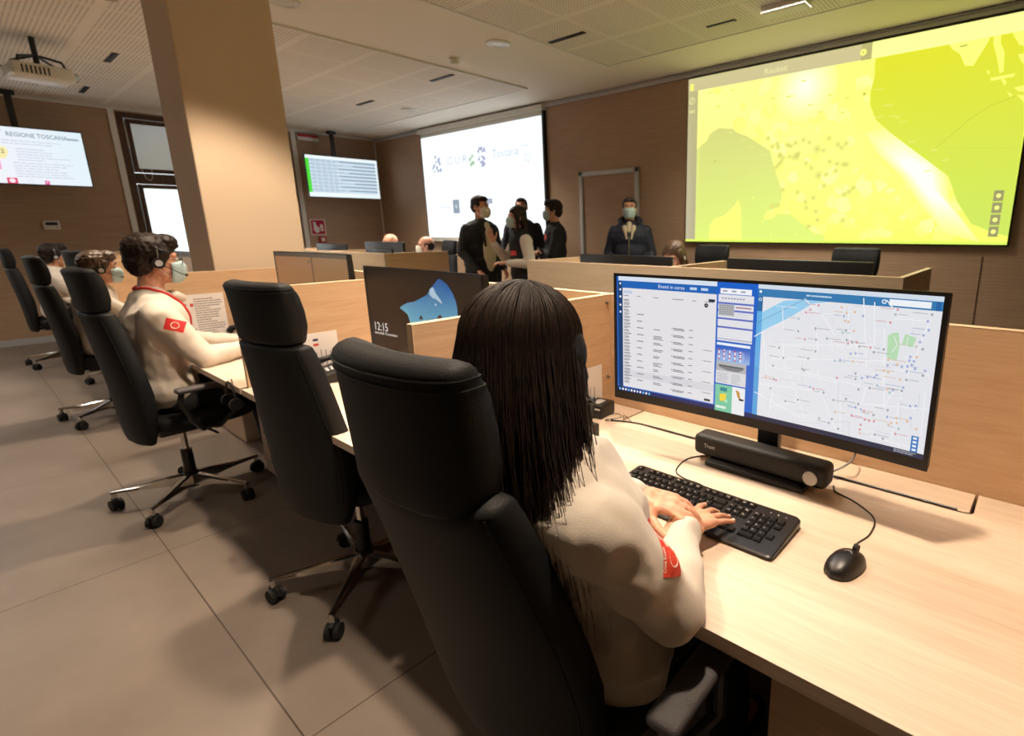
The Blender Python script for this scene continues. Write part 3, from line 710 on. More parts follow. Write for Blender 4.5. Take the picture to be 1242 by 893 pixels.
def content_main_full(w, h):
    f, u1, u2, q, Z2, Z3, Z4 = content_main(w, h)
    # lower panel: green weather map beside a white note
    a = .785; b_ = .97
    x0, x1 = u1 + .006, u2 - .026
    f.rect(x0, a + .0, x1, 1.0, (120, 196, 160), 7); f.rect(x0 + .06, a, x1, 1.0, (232, 234, 236), 8)
    f.rect(x0 + .018, a + .02, x0 + .042, a + .05, (30, 130, 140), 9); f.poly([(x0 + .016, a + .075), (x0 + .04, a + .065), (x0 + .038, a + .13), (x0 + .018, a + .13)], (236, 210, 60), 9)
    f.disc(x0 + .04, a + .125, .006, (160, 226, 190), 10); f.poly([(x0 + .072, a + .02), (x0 + .084, a + .03), (x0 + .09, a + .09), (x0 + .08, a + .08)], (196, 140, 60), 9); f.rect(x0 + .084, a + .085, x1 - .004, a + .10, (40, 40, 44), 9)
    f.rect(x0 + .004, a + .17, x0 + .04, a + .19, (220, 236, 226), 9)
    # right: street map
    f.rect(u2, 0, 1, .03, (208, 220, 232), 3); f.rect(u2, .03, 1, .085, (54, 122, 176), 4); f.rect(u2, .085, u2 + .016, .19, (44, 104, 160), 5); f.rect(u2, .19, u2 + .016, 1, (86, 160, 214), 4)
    f.rect(u2 + .016, .08, 1, 1, (226, 227, 232), 3); f.rect(.985, .03, .996, .085, (40, 100, 160), 6)
    f.disc(u2 + .008, .05, .004, (240, 245, 250), 6); f.disc(u2 + .008, .105, .005, (200, 225, 240), 6, hole=.003)
    s0 = Z3(650, 95)[0]; f.rect(s0 + .012, .037, .975, .075, (236, 240, 244), 6); f.disc(s0, .055, .006, (220, 230, 240), 6, hole=.003); f.bars(Z3(260, 80)[0], .05, Z3(395, 80)[0], .066, 1, (200, 220, 235), 6, .6)
    rv = [Z3(0, 178), Z3(60, 155), Z3(150, 110), Z3(245, 62), Z3(375, 72), Z3(290, 125), Z3(180, 190), Z3(60, 255), Z3(0, 270)]
    rv = [(max(u, u2), max(v, .086)) for u, v in rv]
    f.poly([(u2, rv[0][1]), *rv[1:8], (u2, rv[-1][1])], (150, 204, 236), 6)
    f.line(Z3(0, 225), Z3(290, 85), .0012, (110, 130, 150), 7)
    f.rect(u2, .19, u2 + .016, .6, (96, 170, 222), 7)
    rg = random.Random(11)
    roads = [((0, 285), (60, 250)), ((60, 250), (180, 195)), ((140, 300), (150, 440)), ((45, 290), (60, 460)), ((150, 440), (560, 540)), ((60, 430), (420, 520)), ((560, 540), (540, 620)), ((310, 260), (320, 480)), ((545, 100), (560, 440)), ((410, 340), (640, 345)), ((660, 110), (700, 160)), ((650, 250), (650, 640)), ((650, 640), (700, 560)), ((880, 200), (740, 560)), ((700, 200), (880, 215)), ((150, 330), (600, 330)), ((80, 395), (660, 410)), ((30, 520), (330, 560)), ((330, 560), (420, 780)), ((500, 620), (880, 650)), ((430, 560), (430, 780)), ((560, 780), (860, 860)), ((700, 450), (880, 480)), ((60, 640), (250, 600)), ((0, 560), (230, 690)), ((250, 100), (350, 200)), ((350, 200), (400, 280)), ((600, 120), (600, 330)), ((470, 160), (480, 330)), ((860, 560), (840, 780)), ((740, 560), (690, 800)), ((180, 480), (250, 700)), ((90, 560), (70, 680))]
    for a, b_ in roads: f.line(Z3(*a), Z3(*b_), .0026, (236, 237, 241), 7)
    for k in range(70):
        x, y = rg.uniform(60, 860), rg.uniform(110, 820); l_ = rg.uniform(30, 120); vert = rg.random() < .5
        a = Z3(x, y); b_ = Z3(x + (rg.uniform(-8, 8) if vert else l_), y + (l_ if vert else rg.uniform(0, 14)))
        if a[0] > u2 + .02 and b_[0] < .99 and a[1] > .09 and b_[1] < .99 and a[1] < .99: f.line(a, b_, .0012, rg.choice([(208, 210, 216), (238, 239, 243), (200, 202, 208)]), 8)
    f.poly([Z3(668, 285), Z3(690, 272), Z3(722, 268), Z3(728, 330), Z3(712, 352), Z3(714, 402), Z3(692, 406), Z3(664, 392)], (182, 218, 178), 9)
    f.poly([Z3(755, 276), Z3(812, 296), Z3(792, 342), Z3(738, 330)], (182, 218, 178), 9)
    f.line(Z3(700, 290), Z3(715, 330), .0025, (222, 232, 222), 10); f.line(Z3(715, 330), Z3(690, 365), .0025, (222, 232, 222), 10); f.line(Z3(770, 290), Z3(760, 335), .002, (222, 232, 222), 10)
    pins = [(403, 103, 'r'), (446, 97, 'o'), (448, 117, 'b'), (436, 143, 'o'), (327, 117, 'b'), (321, 133, 'r'), (279, 155, 'r'), (259, 168, 'r'), (221, 199, 't'), (462, 171, 'o'), (502, 167, 'o'), (447, 187, 'b'), (543, 187, 'b'), (453, 211, 'o'), (470, 215, 'o'), (306, 247, 'g'), (219, 260, 'g'), (458, 257, 'g'), (442, 268, 't'), (497, 260, 'o'), (252, 300, 'r'), (308, 302, 'g'), (363, 297, 'g'), (463, 305, 'g'), (488, 316, 'g'), (469, 322, 'r'), (512, 316, 'r'), (526, 337, 'g'), (581, 342, 'r'), (598, 365, 'g'), (648, 351, 'g'), (645, 137, 'r'), (716, 156, 'r'), (725, 123, 'g'), (746, 125, 'b'), (805, 122, 'o'), (814, 155, 'o'), (908, 155, 'r'), (705, 180, 't'), (680, 219, 'r'), (887, 181, 'g'), (867, 214, 'b'), (902, 214, 'b'), (872, 257, 'b'), (846, 282, 'b'), (830, 315, 'b'), (843, 350, 'g'), (811, 338, 'y'), (782, 388, 'b'), (813, 390, 'o'), (778, 407, 'b'), (800, 410, 'b'), (740, 437, 'b'), (768, 435, 'b'), (790, 427, 'b'), (715, 425, 'o'), (668, 430, 'b'), (672, 402, 'o'), (650, 455, 'o'), (672, 464, 'o'), (765, 460, 'b'), (806, 447, 'b'), (846, 480, 'g'), (857, 457, 'b'), (732, 500, 'o'), (764, 502, 'g'), (614, 478, 'b'), (602, 490, 'b'), (568, 489, 'b'), (540, 493, 'b'), (507, 470, 'g'), (507, 498, 'g'), (414, 492, 'r'), (305, 360, 'g'), (269, 395, 'g'), (402, 407, 't'), (430, 403, 'b'), (495, 410, 'o'), (507, 370, 'b'), (482, 372, 'b'), (124, 341, 'g'), (145, 392, 'g'), (93, 430, 'g'), (240, 447, 'g'), (249, 455, 'g'), (58, 482, 'o'), (97, 497, 'g'), (108, 502, 'r'), (81, 543, 'g'), (279, 537, 'b'), (296, 545, 'r'), (346, 566, 'g'), (155, 607, 'g'), (218, 601, 'g'), (397, 603, 'g'), (460, 597, 'g'), (523, 550, 'g'), (580, 543, 'g'), (617, 530, 't'), (668, 548, 'o'), (697, 553, 'b'), (680, 565, 't'), (741, 556, 'g'), (748, 540, 'b'), (508, 638, 'b'), (522, 623, 'g'), (552, 658, 'r'), (536, 650, 'b'), (490, 679, 'r'), (406, 662, 'o'), (325, 695, 'g'), (389, 698, 'g'), (373, 718, 'g'), (421, 747, 'g'), (535, 727, 'r'), (531, 750, 'r'), (531, 770, 'o'), (556, 700, 'r'), (578, 706, 'r'), (602, 709, 'r'), (600, 678, 'g'), (671, 653, 'g'), (669, 687, 'b'), (676, 725, 'o'), (690, 718, 'o'), (715, 692, 'o'), (717, 717, 'o'), (728, 746, 't'), (712, 772, 'r'), (608, 776, 'g'), (648, 796, 'g'), (770, 710, 'o'), (788, 692, 'b'), (813, 631, 'b'), (784, 632, 'b'), (817, 747, 'o'), (838, 759, 'g'), (800, 838, 'r')]
    pc = {'r': (206, 96, 106), 'o': (222, 164, 110), 'b': (116, 138, 200), 'g': (118, 126, 132), 't': (126, 168, 176), 'y': (186, 182, 146)}
    for x, y, c in pins:
        u, v = Z3(x, y)
        if not (u2 + .018 < u < .985 and .09 < v < .985): continue
        f.disc(u, v, .0029, pc[c], 11, 9); f.disc(u, v, .0012, (238, 238, 242), 12, 6); f.face([(u - .002, v + .0045), (u, v + .0105), (u + .002, v + .0045)], pc[c], 11)
        if rg.random() < .7:
            sg = rg.choice((-1, 1)); l_ = rg.uniform(.015, .04); w0, w1 = (u + .006, u + .006 + l_) if sg > 0 else (u - .006 - l_, u - .006)
            if w0 > u2 + .018 and w1 < .985: f.bars(w0, v - .004, w1, v + .006, 1, tuple(int(.40 * a + 125) for a in pc[c]), 10, .5, .2, int(x))
    f.rect(.968, .86, .985, .965, (60, 120, 190), 12)
    for k in range(4): f.rect(.972, .868 + k * .025, .981, .882 + k * .025, (225, 235, 245), 13)
    f.rect(u2, .965, 1, 1, (40, 46, 70), 12); f.bars(.93, .972, .985, .995, 2, (190, 195, 205), 13, .4)
    return f
ultrawide('wide curved monitor showing a street map and event list before the woman', (-.548, 1.172, 0), 0, content_main_full, w=.822, h=.366, zc=1.093)

def content_cave(w, h):
    f = Flat(w, h, 2e-4); q = homog([(445, 325.5), (587.5, 337.5), (588, 460), (453, 426)])
    Zc = lambda x, y: q(440 + x / 7.444, 320 + y / 7.444)
    f.rect(0, 0, 1, 1, (16, 13, 13), 0, cols=[(18, 14, 14), (22, 15, 14), (58, 40, 28), (40, 30, 22)])
    sky = [Zc(*p) for p in ((322, 437), (350, 410), (390, 388), (450, 376), (520, 372), (545, 362), (570, 310), (600, 250), (640, 205), (670, 165), (690, 152), (720, 170), (760, 205), (790, 250), (815, 300), (835, 360), (848, 430), (848, 560), (820, 650), (440, 650), (412, 620), (405, 560), (390, 500), (360, 470))]
    n0 = len(f.bm.faces); f.poly(sky, (60, 130, 170), 1)
    for fc in list(f.bm.faces)[n0:]:
        for lp in fc.loops:
            v = .5 - lp.vert.co.z / h; k = min(1, max(0, (v - .1) / .45)); lp[f.cl] = (*s2l(tuple(int(a + (b_ - a) * k) for a, b_ in zip((38, 84, 148), (110, 170, 186)))), 1)
    for pts in (((600, 250), (630, 235), (655, 300), (690, 350), (712, 395), (690, 385), (650, 350), (620, 340), (590, 300)), ((636, 395), (650, 390), (656, 412), (640, 416))): f.poly([Zc(*p) for p in pts], (168, 190, 205), 2)
    f.poly([Zc(*p) for p in ((488, 545), (500, 515), (511, 505), (526, 545))], (70, 52, 42), 3)
    f.poly([Zc(*p) for p in ((662, 512), (680, 500), (695, 506), (700, 560), (650, 560))], (70, 52, 42), 3)
    f.poly([Zc(*p) for p in ((412, 572), (430, 575), (441, 640), (415, 625))], (110, 130, 110), 3)
    u, v = Zc(108, 640); f.text('12:15', u, v, .105, (225, 220, 215), 4, sx=.95); u, v = Zc(112, 673); f.text('mercoled\u00ec 10 novembre', u, v + .005, .036, (200, 192, 186), 4, True)
    return f
ultrawide('monitor with a dark cave and blue sky lock screen reading 12:15', (-1.885, 1.11, 0), 0, content_cave, w=.82, h=.37, zc=1.066)
def content_reflection(w, h):  # brown wood reflection on a dark screen, painted as a glowing picture
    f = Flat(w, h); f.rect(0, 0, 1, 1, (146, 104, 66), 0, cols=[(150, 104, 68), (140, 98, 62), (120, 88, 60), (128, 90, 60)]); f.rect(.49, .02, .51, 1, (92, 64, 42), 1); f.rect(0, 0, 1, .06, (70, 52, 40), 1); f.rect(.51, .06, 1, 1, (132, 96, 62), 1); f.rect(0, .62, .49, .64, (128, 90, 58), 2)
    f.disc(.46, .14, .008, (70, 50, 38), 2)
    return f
ultrawide('monitor with a brown reflection painted on its screen above the oak partition before the man', (-3.235, 1.262, 0), D(3.5), content_reflection, w=.835, h=.37, zc=1.095)

# soundbar under the wide monitor
sb = thing('soundbar', 'black soundbar lying on the monitor foot in front of the woman', 'speaker', (-.549, 1.288, ZD + .0155), D(-1.2))
b = MB(); b.box((0, 0, .032), (.385, .068, .062), .016, 4); b.build('housing', M_blackm, sb)
b = MB(); b.cyl((.155, -.034, .030), (.155, -.042, .030), .0195, .0185, 28); b.build('volume_knob', M_steel, sb)
f = Flat(.04, .02); f.text('Trust', .0, .8, .55, (190, 190, 190), 0, True); f.build('lettering', M_print, sb, (-.135, -.0347, .036))

# ---------------------------------------------------------------- keyboard
kb = thing('keyboard', 'black full size keyboard under the woman\'s hands', 'keyboard', (-.582, 1.005, ZD), D(-.3))
KW, KDp = .455, .165
b = MB(); q = []
def rr(hw, hd, r, n=5):
    o = []
    for cx, cy, a0 in ((hw - r, hd - r, 0), (-hw + r, hd - r, PI / 2), (-hw + r, -hd + r, PI), (hw - r, -hd + r, 1.5 * PI)):
        for k in range(n + 1): a = a0 + PI / 2 * k / n; o.append((cx + r * math.cos(a), cy + r * math.sin(a)))
    return o
def kz(y): return .010 + (y + KDp / 2) * .085
rg = []
for (ins, zf) in ((.004, -99), (.0, .35), (.0, .8), (.003, 1.0)):
    rg.append([Vector((x, y, .002 if zf < 0 else kz(y) * zf + .001)) for x, y in rr(KW / 2 - ins, KDp / 2 - ins, .012)])
b.rings(rg); b.build('body', M_kb, kb, ang=25)
U = .0188; kx0 = -KW / 2 + .010
rows = []
yk = lambda r: KDp / 2 - .020 - r * .0202 - (.005 if r else 0)
def row(r, specs):
    x = kx0
    for sp in specs:
        if isinstance(sp, (int, float)): x += sp * U; continue
        lab, w_ = sp if isinstance(sp, tuple) else (sp, 1); rows.append((x + w_ * U / 2, yk(r), w_, lab)); x += w_ * U
row(0, ['Esc', 1, 'F1', 'F2', 'F3', 'F4', .5, 'F5', 'F6', 'F7', 'F8', .5, 'F9', 'F10', 'F11', 'F12', .3, 'St', 'BS', 'Pa'])
row(1, ['\\', '1', '2', '3', '4', '5', '6', '7', '8', '9', '0', '?', '^', ('<', 2), .3, 'In', 'Hm', 'Pg', .3, 'Bn', '/', '*', '-'])
row(2, [('Tab', 1.5), 'Q', 'W', 'E', 'R', 'T', 'Y', 'U', 'I', 'O', 'P', '[', ']', ('', 1.5), .3, 'Ca', 'Fi', 'Pg', .3, '7', '8', '9', '+'])
row(3, [('Maiu', 1.75), 'A', 'S', 'D', 'F', 'G', 'H', 'J', 'K', 'L', ';', '#', ('', 2.25), 3.6, '4', '5', '6'])
row(4, [('', 1.25), '<', 'Z', 'X', 'C', 'V', 'B', 'N', 'M', ',', '.', '-', ('', 2.75), 1.3, '\u2191', 1.3, '1', '2', '3', ''])
row(5, [('Ctrl', 1.25), ('', 1.25), ('Alt', 1.25), ('', 6.25), ('Gr', 1.25), ('', 1.25), ('', 1.25), ('Ctrl', 1.25), .3, '\u2190', '\u2193', '\u2192', .3, ('0', 2), '.'])
for i, (x, y, w_, lab) in enumerate(rows[:100]):
    b = MB(); hw, hd = w_ * U / 2 - .0011, U / 2 - .0011
    b.rings([[Vector((sx * hw, sy * hd, 0)) for sx, sy in ((-1, -1), (1, -1), (1, 1), (-1, 1))], [Vector((sx * (hw - .0006), sy * (hd - .0004), .004)) for sx, sy in ((-1, -1), (1, -1), (1, 1), (-1, 1))], [Vector((sx * (hw - .0026), sy * (hd - .0022) + .0005, .0068)) for sx, sy in ((-1, -1), (1, -1), (1, 1), (-1, 1))]])
    if lab:
        vs_, fs = text_polys(lab); k = .0048 / .7 if len(lab) < 3 else .0036 / .7; b.mi = 1
        vv = [b.bm.verts.new((-hw + .0032 + vx * k, -.0018 + vy * k, .0070)) for vx, vy in vs_]
        for fc in fs:
            ff = b.bm.faces.new([vv[j] for j in fc]); ff.material_index = 1
    o = b.build('key', [M_key, M_legend], kb, False); o.location = (x, y, kz(y) - .001); o.rotation_euler = (.085, 0, 0)
b = MB()
for (x, y, w_, lab) in rows[100:]:
    hw, hd = w_ * U / 2 - .0011, U / 2 - .0011; z = kz(y) - .001
    b.rings([[Vector((x + sx * a, y + sy * c, z + h_)) for sx, sy in ((-1, -1), (1, -1), (1, 1), (-1, 1))] for a, c, h_ in ((hw, hd, 0), (hw - .0006, hd - .0004, .004), (hw - .0026, hd - .0022, .0068))])
tag(b.build('key', M_key, kb, False), kind='stuff')
for k in range(3):
    b = MB(); b.cyl((0, 0, 0), (0, 0, .001), .0016, n=8); b.build('indicator_light', M_legend, kb, loc=(KW / 2 - .065 + k * .018, yk(0), kz(yk(0)) + .0005))

# mouse
ms = thing('computer_mouse', 'black oval computer mouse on the desk right of the keyboard', 'mouse', (-.233, .995, ZD), D(-14))
b = MB(); rg = []
for k in range(15):
    t_ = k / 14; y = -.054 + .108 * t_; wv = .031 * (1 - abs(2 * t_ - 1.0) ** 2.6) ** .5 * (1 - .10 * t_) + .0004; hv = .031 * (max(0, math.sin(PI * (t_ * .93 + .035)))) ** .7 + .002
    rg.append([Vector((wv * math.copysign(abs(math.cos(a)) ** .75, math.cos(a)), y, .003 + max(0, hv * math.copysign(abs(math.sin(a)) ** .85, math.sin(a))))) for a in [2 * PI * j / 24 for j in range(24)]])
b.rings(rg); b.build('body', M_black, ms, ang=70)
b = MB(); b.cyl((-.004, .036, .031), (.004, .036, .031), .008, n=16); b.build('scroll_wheel', M_rubber, ms)
f = Flat(.016, .016); f.disc(.5, .5, .46, (120, 118, 118), 0, 20); f.text('hp', .26, .66, .42, (20, 20, 20), 1, True); f.build('emblem', M_print, ms, (0, .006, .0352), (D(-90), 0, 0))

def cable(name, label, pts, r=.0018, m_=None, cat='cable', sub=8):
    P = [Vector(p) for p in pts]; out = []
    for i in range(len(P) - 1):
        p0, p1, p2, p3 = P[max(i - 1, 0)], P[i], P[i + 1], P[min(i + 2, len(P) - 1)]
        for k in range(sub):
            t = k / sub; out.append(.5 * ((2 * p1) + (p2 - p0) * t + (2 * p0 - 5 * p1 + 4 * p2 - p3) * t * t + (3 * p1 - p0 - 3 * p2 + p3) * t ** 3))
    out.append(P[-1]); b = MB(); b.tube(out, r, 6); return tag(b.build(name, m_ or M_black), label, cat)
z = ZD + .0022
cable('mouse_cable', 'thin black mouse cable curling from the soundbar to the mouse', [(-.36, 1.33, z), (-.345, 1.30, z), (-.291, 1.275, z), (-.236, 1.224, z), (-.226, 1.15, z), (-.238, 1.09, z), (-.222, 1.05, z + .008)], .0018)
cable('keyboard_cable', 'thin black keyboard cable looping from the soundbar to the keyboard', [(-.70, 1.315, z), (-.742, 1.26, z), (-.748, 1.21, z), (-.73, 1.15, z), (-.689, 1.128, z), (-.64, 1.125, z), (-.59, 1.09, z + .01)], .0018)
cable('power_cable', 'thick black cable running along the desk flap behind the soundbar', [(-1.13, 1.35, z + .001), (-1.06, 1.375, z + .001), (-1.0, 1.384, z + .001), (-.8, 1.386, z + .001), (-.5, 1.386, z + .001), (-.2, 1.386, z + .001), (-.09, 1.385, z + .001)], .0028)
cable('wire_bundle', 'tangle of thin phone wires beside the headset box on the desk', [(-1.20, 1.33, z), (-1.15, 1.40, z + .006), (-1.10, 1.37, z + .012), (-1.14, 1.33, z + .004), (-1.08, 1.35, z + .008), (-1.12, 1.41, z + .003), (-1.06, 1.38, z)], .0014)
cable('display_cable', 'black cable looping behind the foot of the wide monitor', [(-.42, 1.32, z), (-.34, 1.40, z + .05), (-.35, 1.45, z + .12), (-.40, 1.44, z + .17), (-.44, 1.36, z + .19)], .0028)

# documents pinned to the side partitions
def doc(label, x, y0, y1, z0, z1, seed, wide=False):
    t = thing('printed_notice', label, 'paper', (x, (y0 + y1) / 2, z0), 0, 'notices on the side partitions'); w, h = y1 - y0, z1 - z0
    f = Flat(w, h, 2e-4); f.rect(0, 0, 1, 1, (226, 220, 216), 0)
    if wide:
        f.rect(.1, .20, .17, .27, (40, 50, 80), 1); f.rect(.25, .20, .32, .27, (190, 50, 50), 1); f.bars(.34, .10, .95, .95, 16, (120, 112, 116), 1, .4, .5, seed); f.rect(.12, .78, .3, .83, (120, 60, 80), 1)
    else:
        f.rect(.52, .14, .62, .20, (40, 50, 90), 1); f.rect(.52, .26, .62, .32, (200, 60, 50), 1)
        for k in range(9): f.rect(.1 + k * .09, .42 + .03 * (k % 3), .115 + k * .09, .92, (110, 104, 110), 1)
    b = MB(); b.span((-.0012, -w / 2, 0), (0, w / 2, h)); b.build('sheet', M_white, t)
    f.build('print', M_print, t, (.0006, 0, h / 2), (0, 0, D(90)))
doc('white notice on the oak partition behind the woman\'s phone', -1.256, 1.20, 1.45, ZD + .002, .905, 3)
doc('white notice with ruled columns beside the empty chair\'s headrest', -2.626, .87, 1.10, ZD + .002, .935, 4)
doc('white notice with lines of text in front of the man with glasses', -3.986, .80, 1.03, .765, 1.03, 5, True)

# desk phones
def phone(label, loc, rz, group='desk phones'):
    t = thing('desk_phone', label, 'telephone', loc, rz, group)
    b = MB(); b.prism([(-.10, .001), (.095, .001), (.095, .055), (.05, .06), (-.10, .022)], -.10, .10, Matrix.Rotation(PI / 2, 4, 'X') @ Matrix.Rotation(0, 4, 'Z')); 
    b.build('body', M_black, t, False)
    R = Matrix.Rotation(-D(14), 4, 'Y')
    b = MB()
    for r in range(4):
        for c in range(3): b.box((-.055 + r * .02, -.035 + c * .022, .040 + r * .0045), (.013, .015, .006), .001, 1, rot=Matrix.Rotation(-D(13), 4, 'Y'))
    b.build('keypad', M_alu, t)
    b = MB(); b.box((.075, -.02, .085), (.012, .14, .085), .003, 2, rot=Matrix.Rotation(D(20), 4, 'Y')); s = b.build('screen_panel', M_blackm, t)
    b = MB()
    for k in range(6): b.box((.0655 + k * .0035 , -.078, .060 + k * .0105), (.006, .016, .004), .001, 1)
    b.build('line_key', M_white, s)
    b = MB(); b.tube([(-.085, .075, .045), (-.07, .075, .066), (-.02, .075, .078), (.04, .075, .086), (.07, .075, .083)], [.02, .018, .013, .016, .021], 10); b.build('handset', M_black, t)
    return t
ph = phone('black desk phone left of the woman, half hidden by her hair', (-1.15, 1.10, ZD), D(90))
copy_tree(ph, None, (-2.50, 1.02, ZD), D(75), 'black desk phone on the empty workplace beside the ruled notice')
copy_tree(ph, None, (-3.86, 1.06, ZD), D(60), 'black desk phone near the hands of the man with glasses')
hb = thing('headset_box', 'small black headset adapter box behind the nearest phone', 'adapter', (-1.205, 1.375, ZD), D(5))
b = MB(); b.box((0, 0, .025), (.075, .09, .048), .005); b.build('housing', M_black, hb)
b = MB(); b.box((0, .0, .0495), (.03, .045, .002), .0005, 1); b.build('label_plate', M_alu, hb)
b = MB(); b.box((0, -.0455, .036), (.07, .002, .006), .0005, 1); b.build('light_strip', M_white, hb)
tr = thing('red_folder', 'thin red folder lying under the notice before the man with glasses', 'folder', (-3.905, .86, ZD), D(0))
b = MB(); b.box((0, 0, .004), (.14, .20, .006), .001, 1); b.build('cover', M_red, tr)
b = MB(); b.box((0.003, 0, .0085), (.13, .19, .002), .0, 1); b.build('sheets', M_white, tr)

t = thing('hanging_headset', 'black headset hanging from the desk corner above the drawer pedestal', 'headset', (-2.72, YE - .018, .66))
b = MB(); b.tube([(.055 * math.cos(a), 0, .03 + .07 * math.sin(a)) for a in [PI * k / 14 for k in range(-2, 17)]], .005, 8); b.build('headband', M_black, t)
for sx in (-1, 1): b = MB(); b.cyl((sx * .045, 0, .01), (sx * .062, 0, .01), .026); b.build('ear_cushion', M_black, t)
b = MB(); b.tube([(0, -.002, .108), (0, .012, .112), (0, .014, .05)], .003, 6); b.build('hook', M_steel, t)

# ================================================================== MIDDLE AND FAR DESK BLOCKS
def block(x0, x1, desc, ydiv=()):
    g = 'partitions of the ' + desc
    panel_x('long low partition of the ' + desc + ', turned to the front row', x0, x1, 2.80, 1.16, .03, M_graypanel, None)
    for k, x in enumerate((x0, x1) + tuple(ydiv)):
        lab = ['left', 'right', 'middle', 'second'][k] + ' side partition of the ' + desc
        panel_y(lab, x + (.013 if k == 0 else -.013 if k == 1 else 0), 2.832, 3.55, 1.16, .025, g, M_panely, False)
    xs = [x0 + .027] + [x for x in ydiv] + [x1 - .027]
    for k in range(len(xs) - 1):
        a0, a1 = xs[k] + (.014 if k else 0), xs[k + 1] - (.014 if k < len(xs) - 2 else 0); hw = (a1 - a0) / 2
        t = thing('desk', ('left', 'right')[k] + ' desk of the ' + desc + ' behind its low partition', 'desk', ((a0 + a1) / 2, 3.2, 0))
        b = MB(); b.span((-hw, -.365, .71), (hw, .36, .74), .002); b.build('worktop', M_desk, t)
        for x in (-hw + .06, hw - .06):
            b = MB(); b.span((x - .02, -.30, 0), (x + .02, .30, .71)); b.build('leg', M_graypanel, t)
block(-3.17, -.53, 'middle desk block', (-1.86,))
block(-8.0, -5.34, 'far desk block', (-6.66,))
def rear_monitor(label, x, y, zt, w=.86, h=.36, rz=0, group=None):
    t = thing('monitor', label, 'monitor', (x, y, 0), PI + rz, group)
    b = MB(); b.box((0, 0, zt - h / 2), (w, .03, h), .008); b.box((0, .012, zt - h / 2), (w * .5, .04, h * .6), .015); b.build('housing', M_black, t)
    f = Flat(w - .02, h - .03); f.rect(0, 0, 1, 1, (190, 205, 225), 0); f.rect(0, 0, .5, .08, (40, 90, 170), 1); f.bars(.05, .15, .45, .9, 14, (120, 120, 130), 1); f.rect(.55, .1, .95, .9, (225, 225, 228), 1); f.build('display', M_screen, t, (0, -.0155, zt - h / 2))
    b = MB(); b.box((0, .045, (zt - h / 2 + .757) / 2), (.07, .03, zt - h / 2 - .757), .004); b.build('stand_column', M_black, t)
    b = MB(); b.box((0, .05, .7485), (.28, .2, .014), .004); b.build('stand_base', M_blackm, t)
    return t
rear_monitor('black back of the monitor in front of the blonde woman of the middle block', -2.47, 3.12, 1.203)
rear_monitor('black back of the monitor at the right end of the middle block', -1.18, 3.12, 1.208, .87)
rear_monitor('black back of the monitor before the bald man of the far block', -6.0, 3.16, 1.262, .86)
rear_monitor('black back of the leftmost monitor of the far block beside the pillar', -7.35, 3.16, 1.225, .86)
def content_grey(w, h):
    f = Flat(w, h); f.rect(0, 0, 1, 1, (112, 100, 88), 0); f.rect(0, 0, 1, .12, (58, 58, 64), 1); f.rect(.1, .3, .35, .9, (150, 130, 110), 1); return f
ultrawide('monitor left of the pillar, its right half hidden behind the pillar', (-5.56, 1.25, 0), 0, content_grey, w=.83, h=.36, zc=1.055)
for (x, y, rz, lab) in ((-2.42, 4.12, 178, 'black chair behind the blonde woman of the middle block, against the video wall'), (-1.13, 4.0, 182, 'empty black chair at the right end of the middle block under the video wall'), (-6.85, 4.35, 176, 'black chair between the two men of the far block'), (-6.35, 4.75, 170, 'black chair under the projection screen behind the person in the long black coat')):
    copy_tree(c2, None, (x, y, 0), D(rz), lab, 'chairs of the rear blocks')

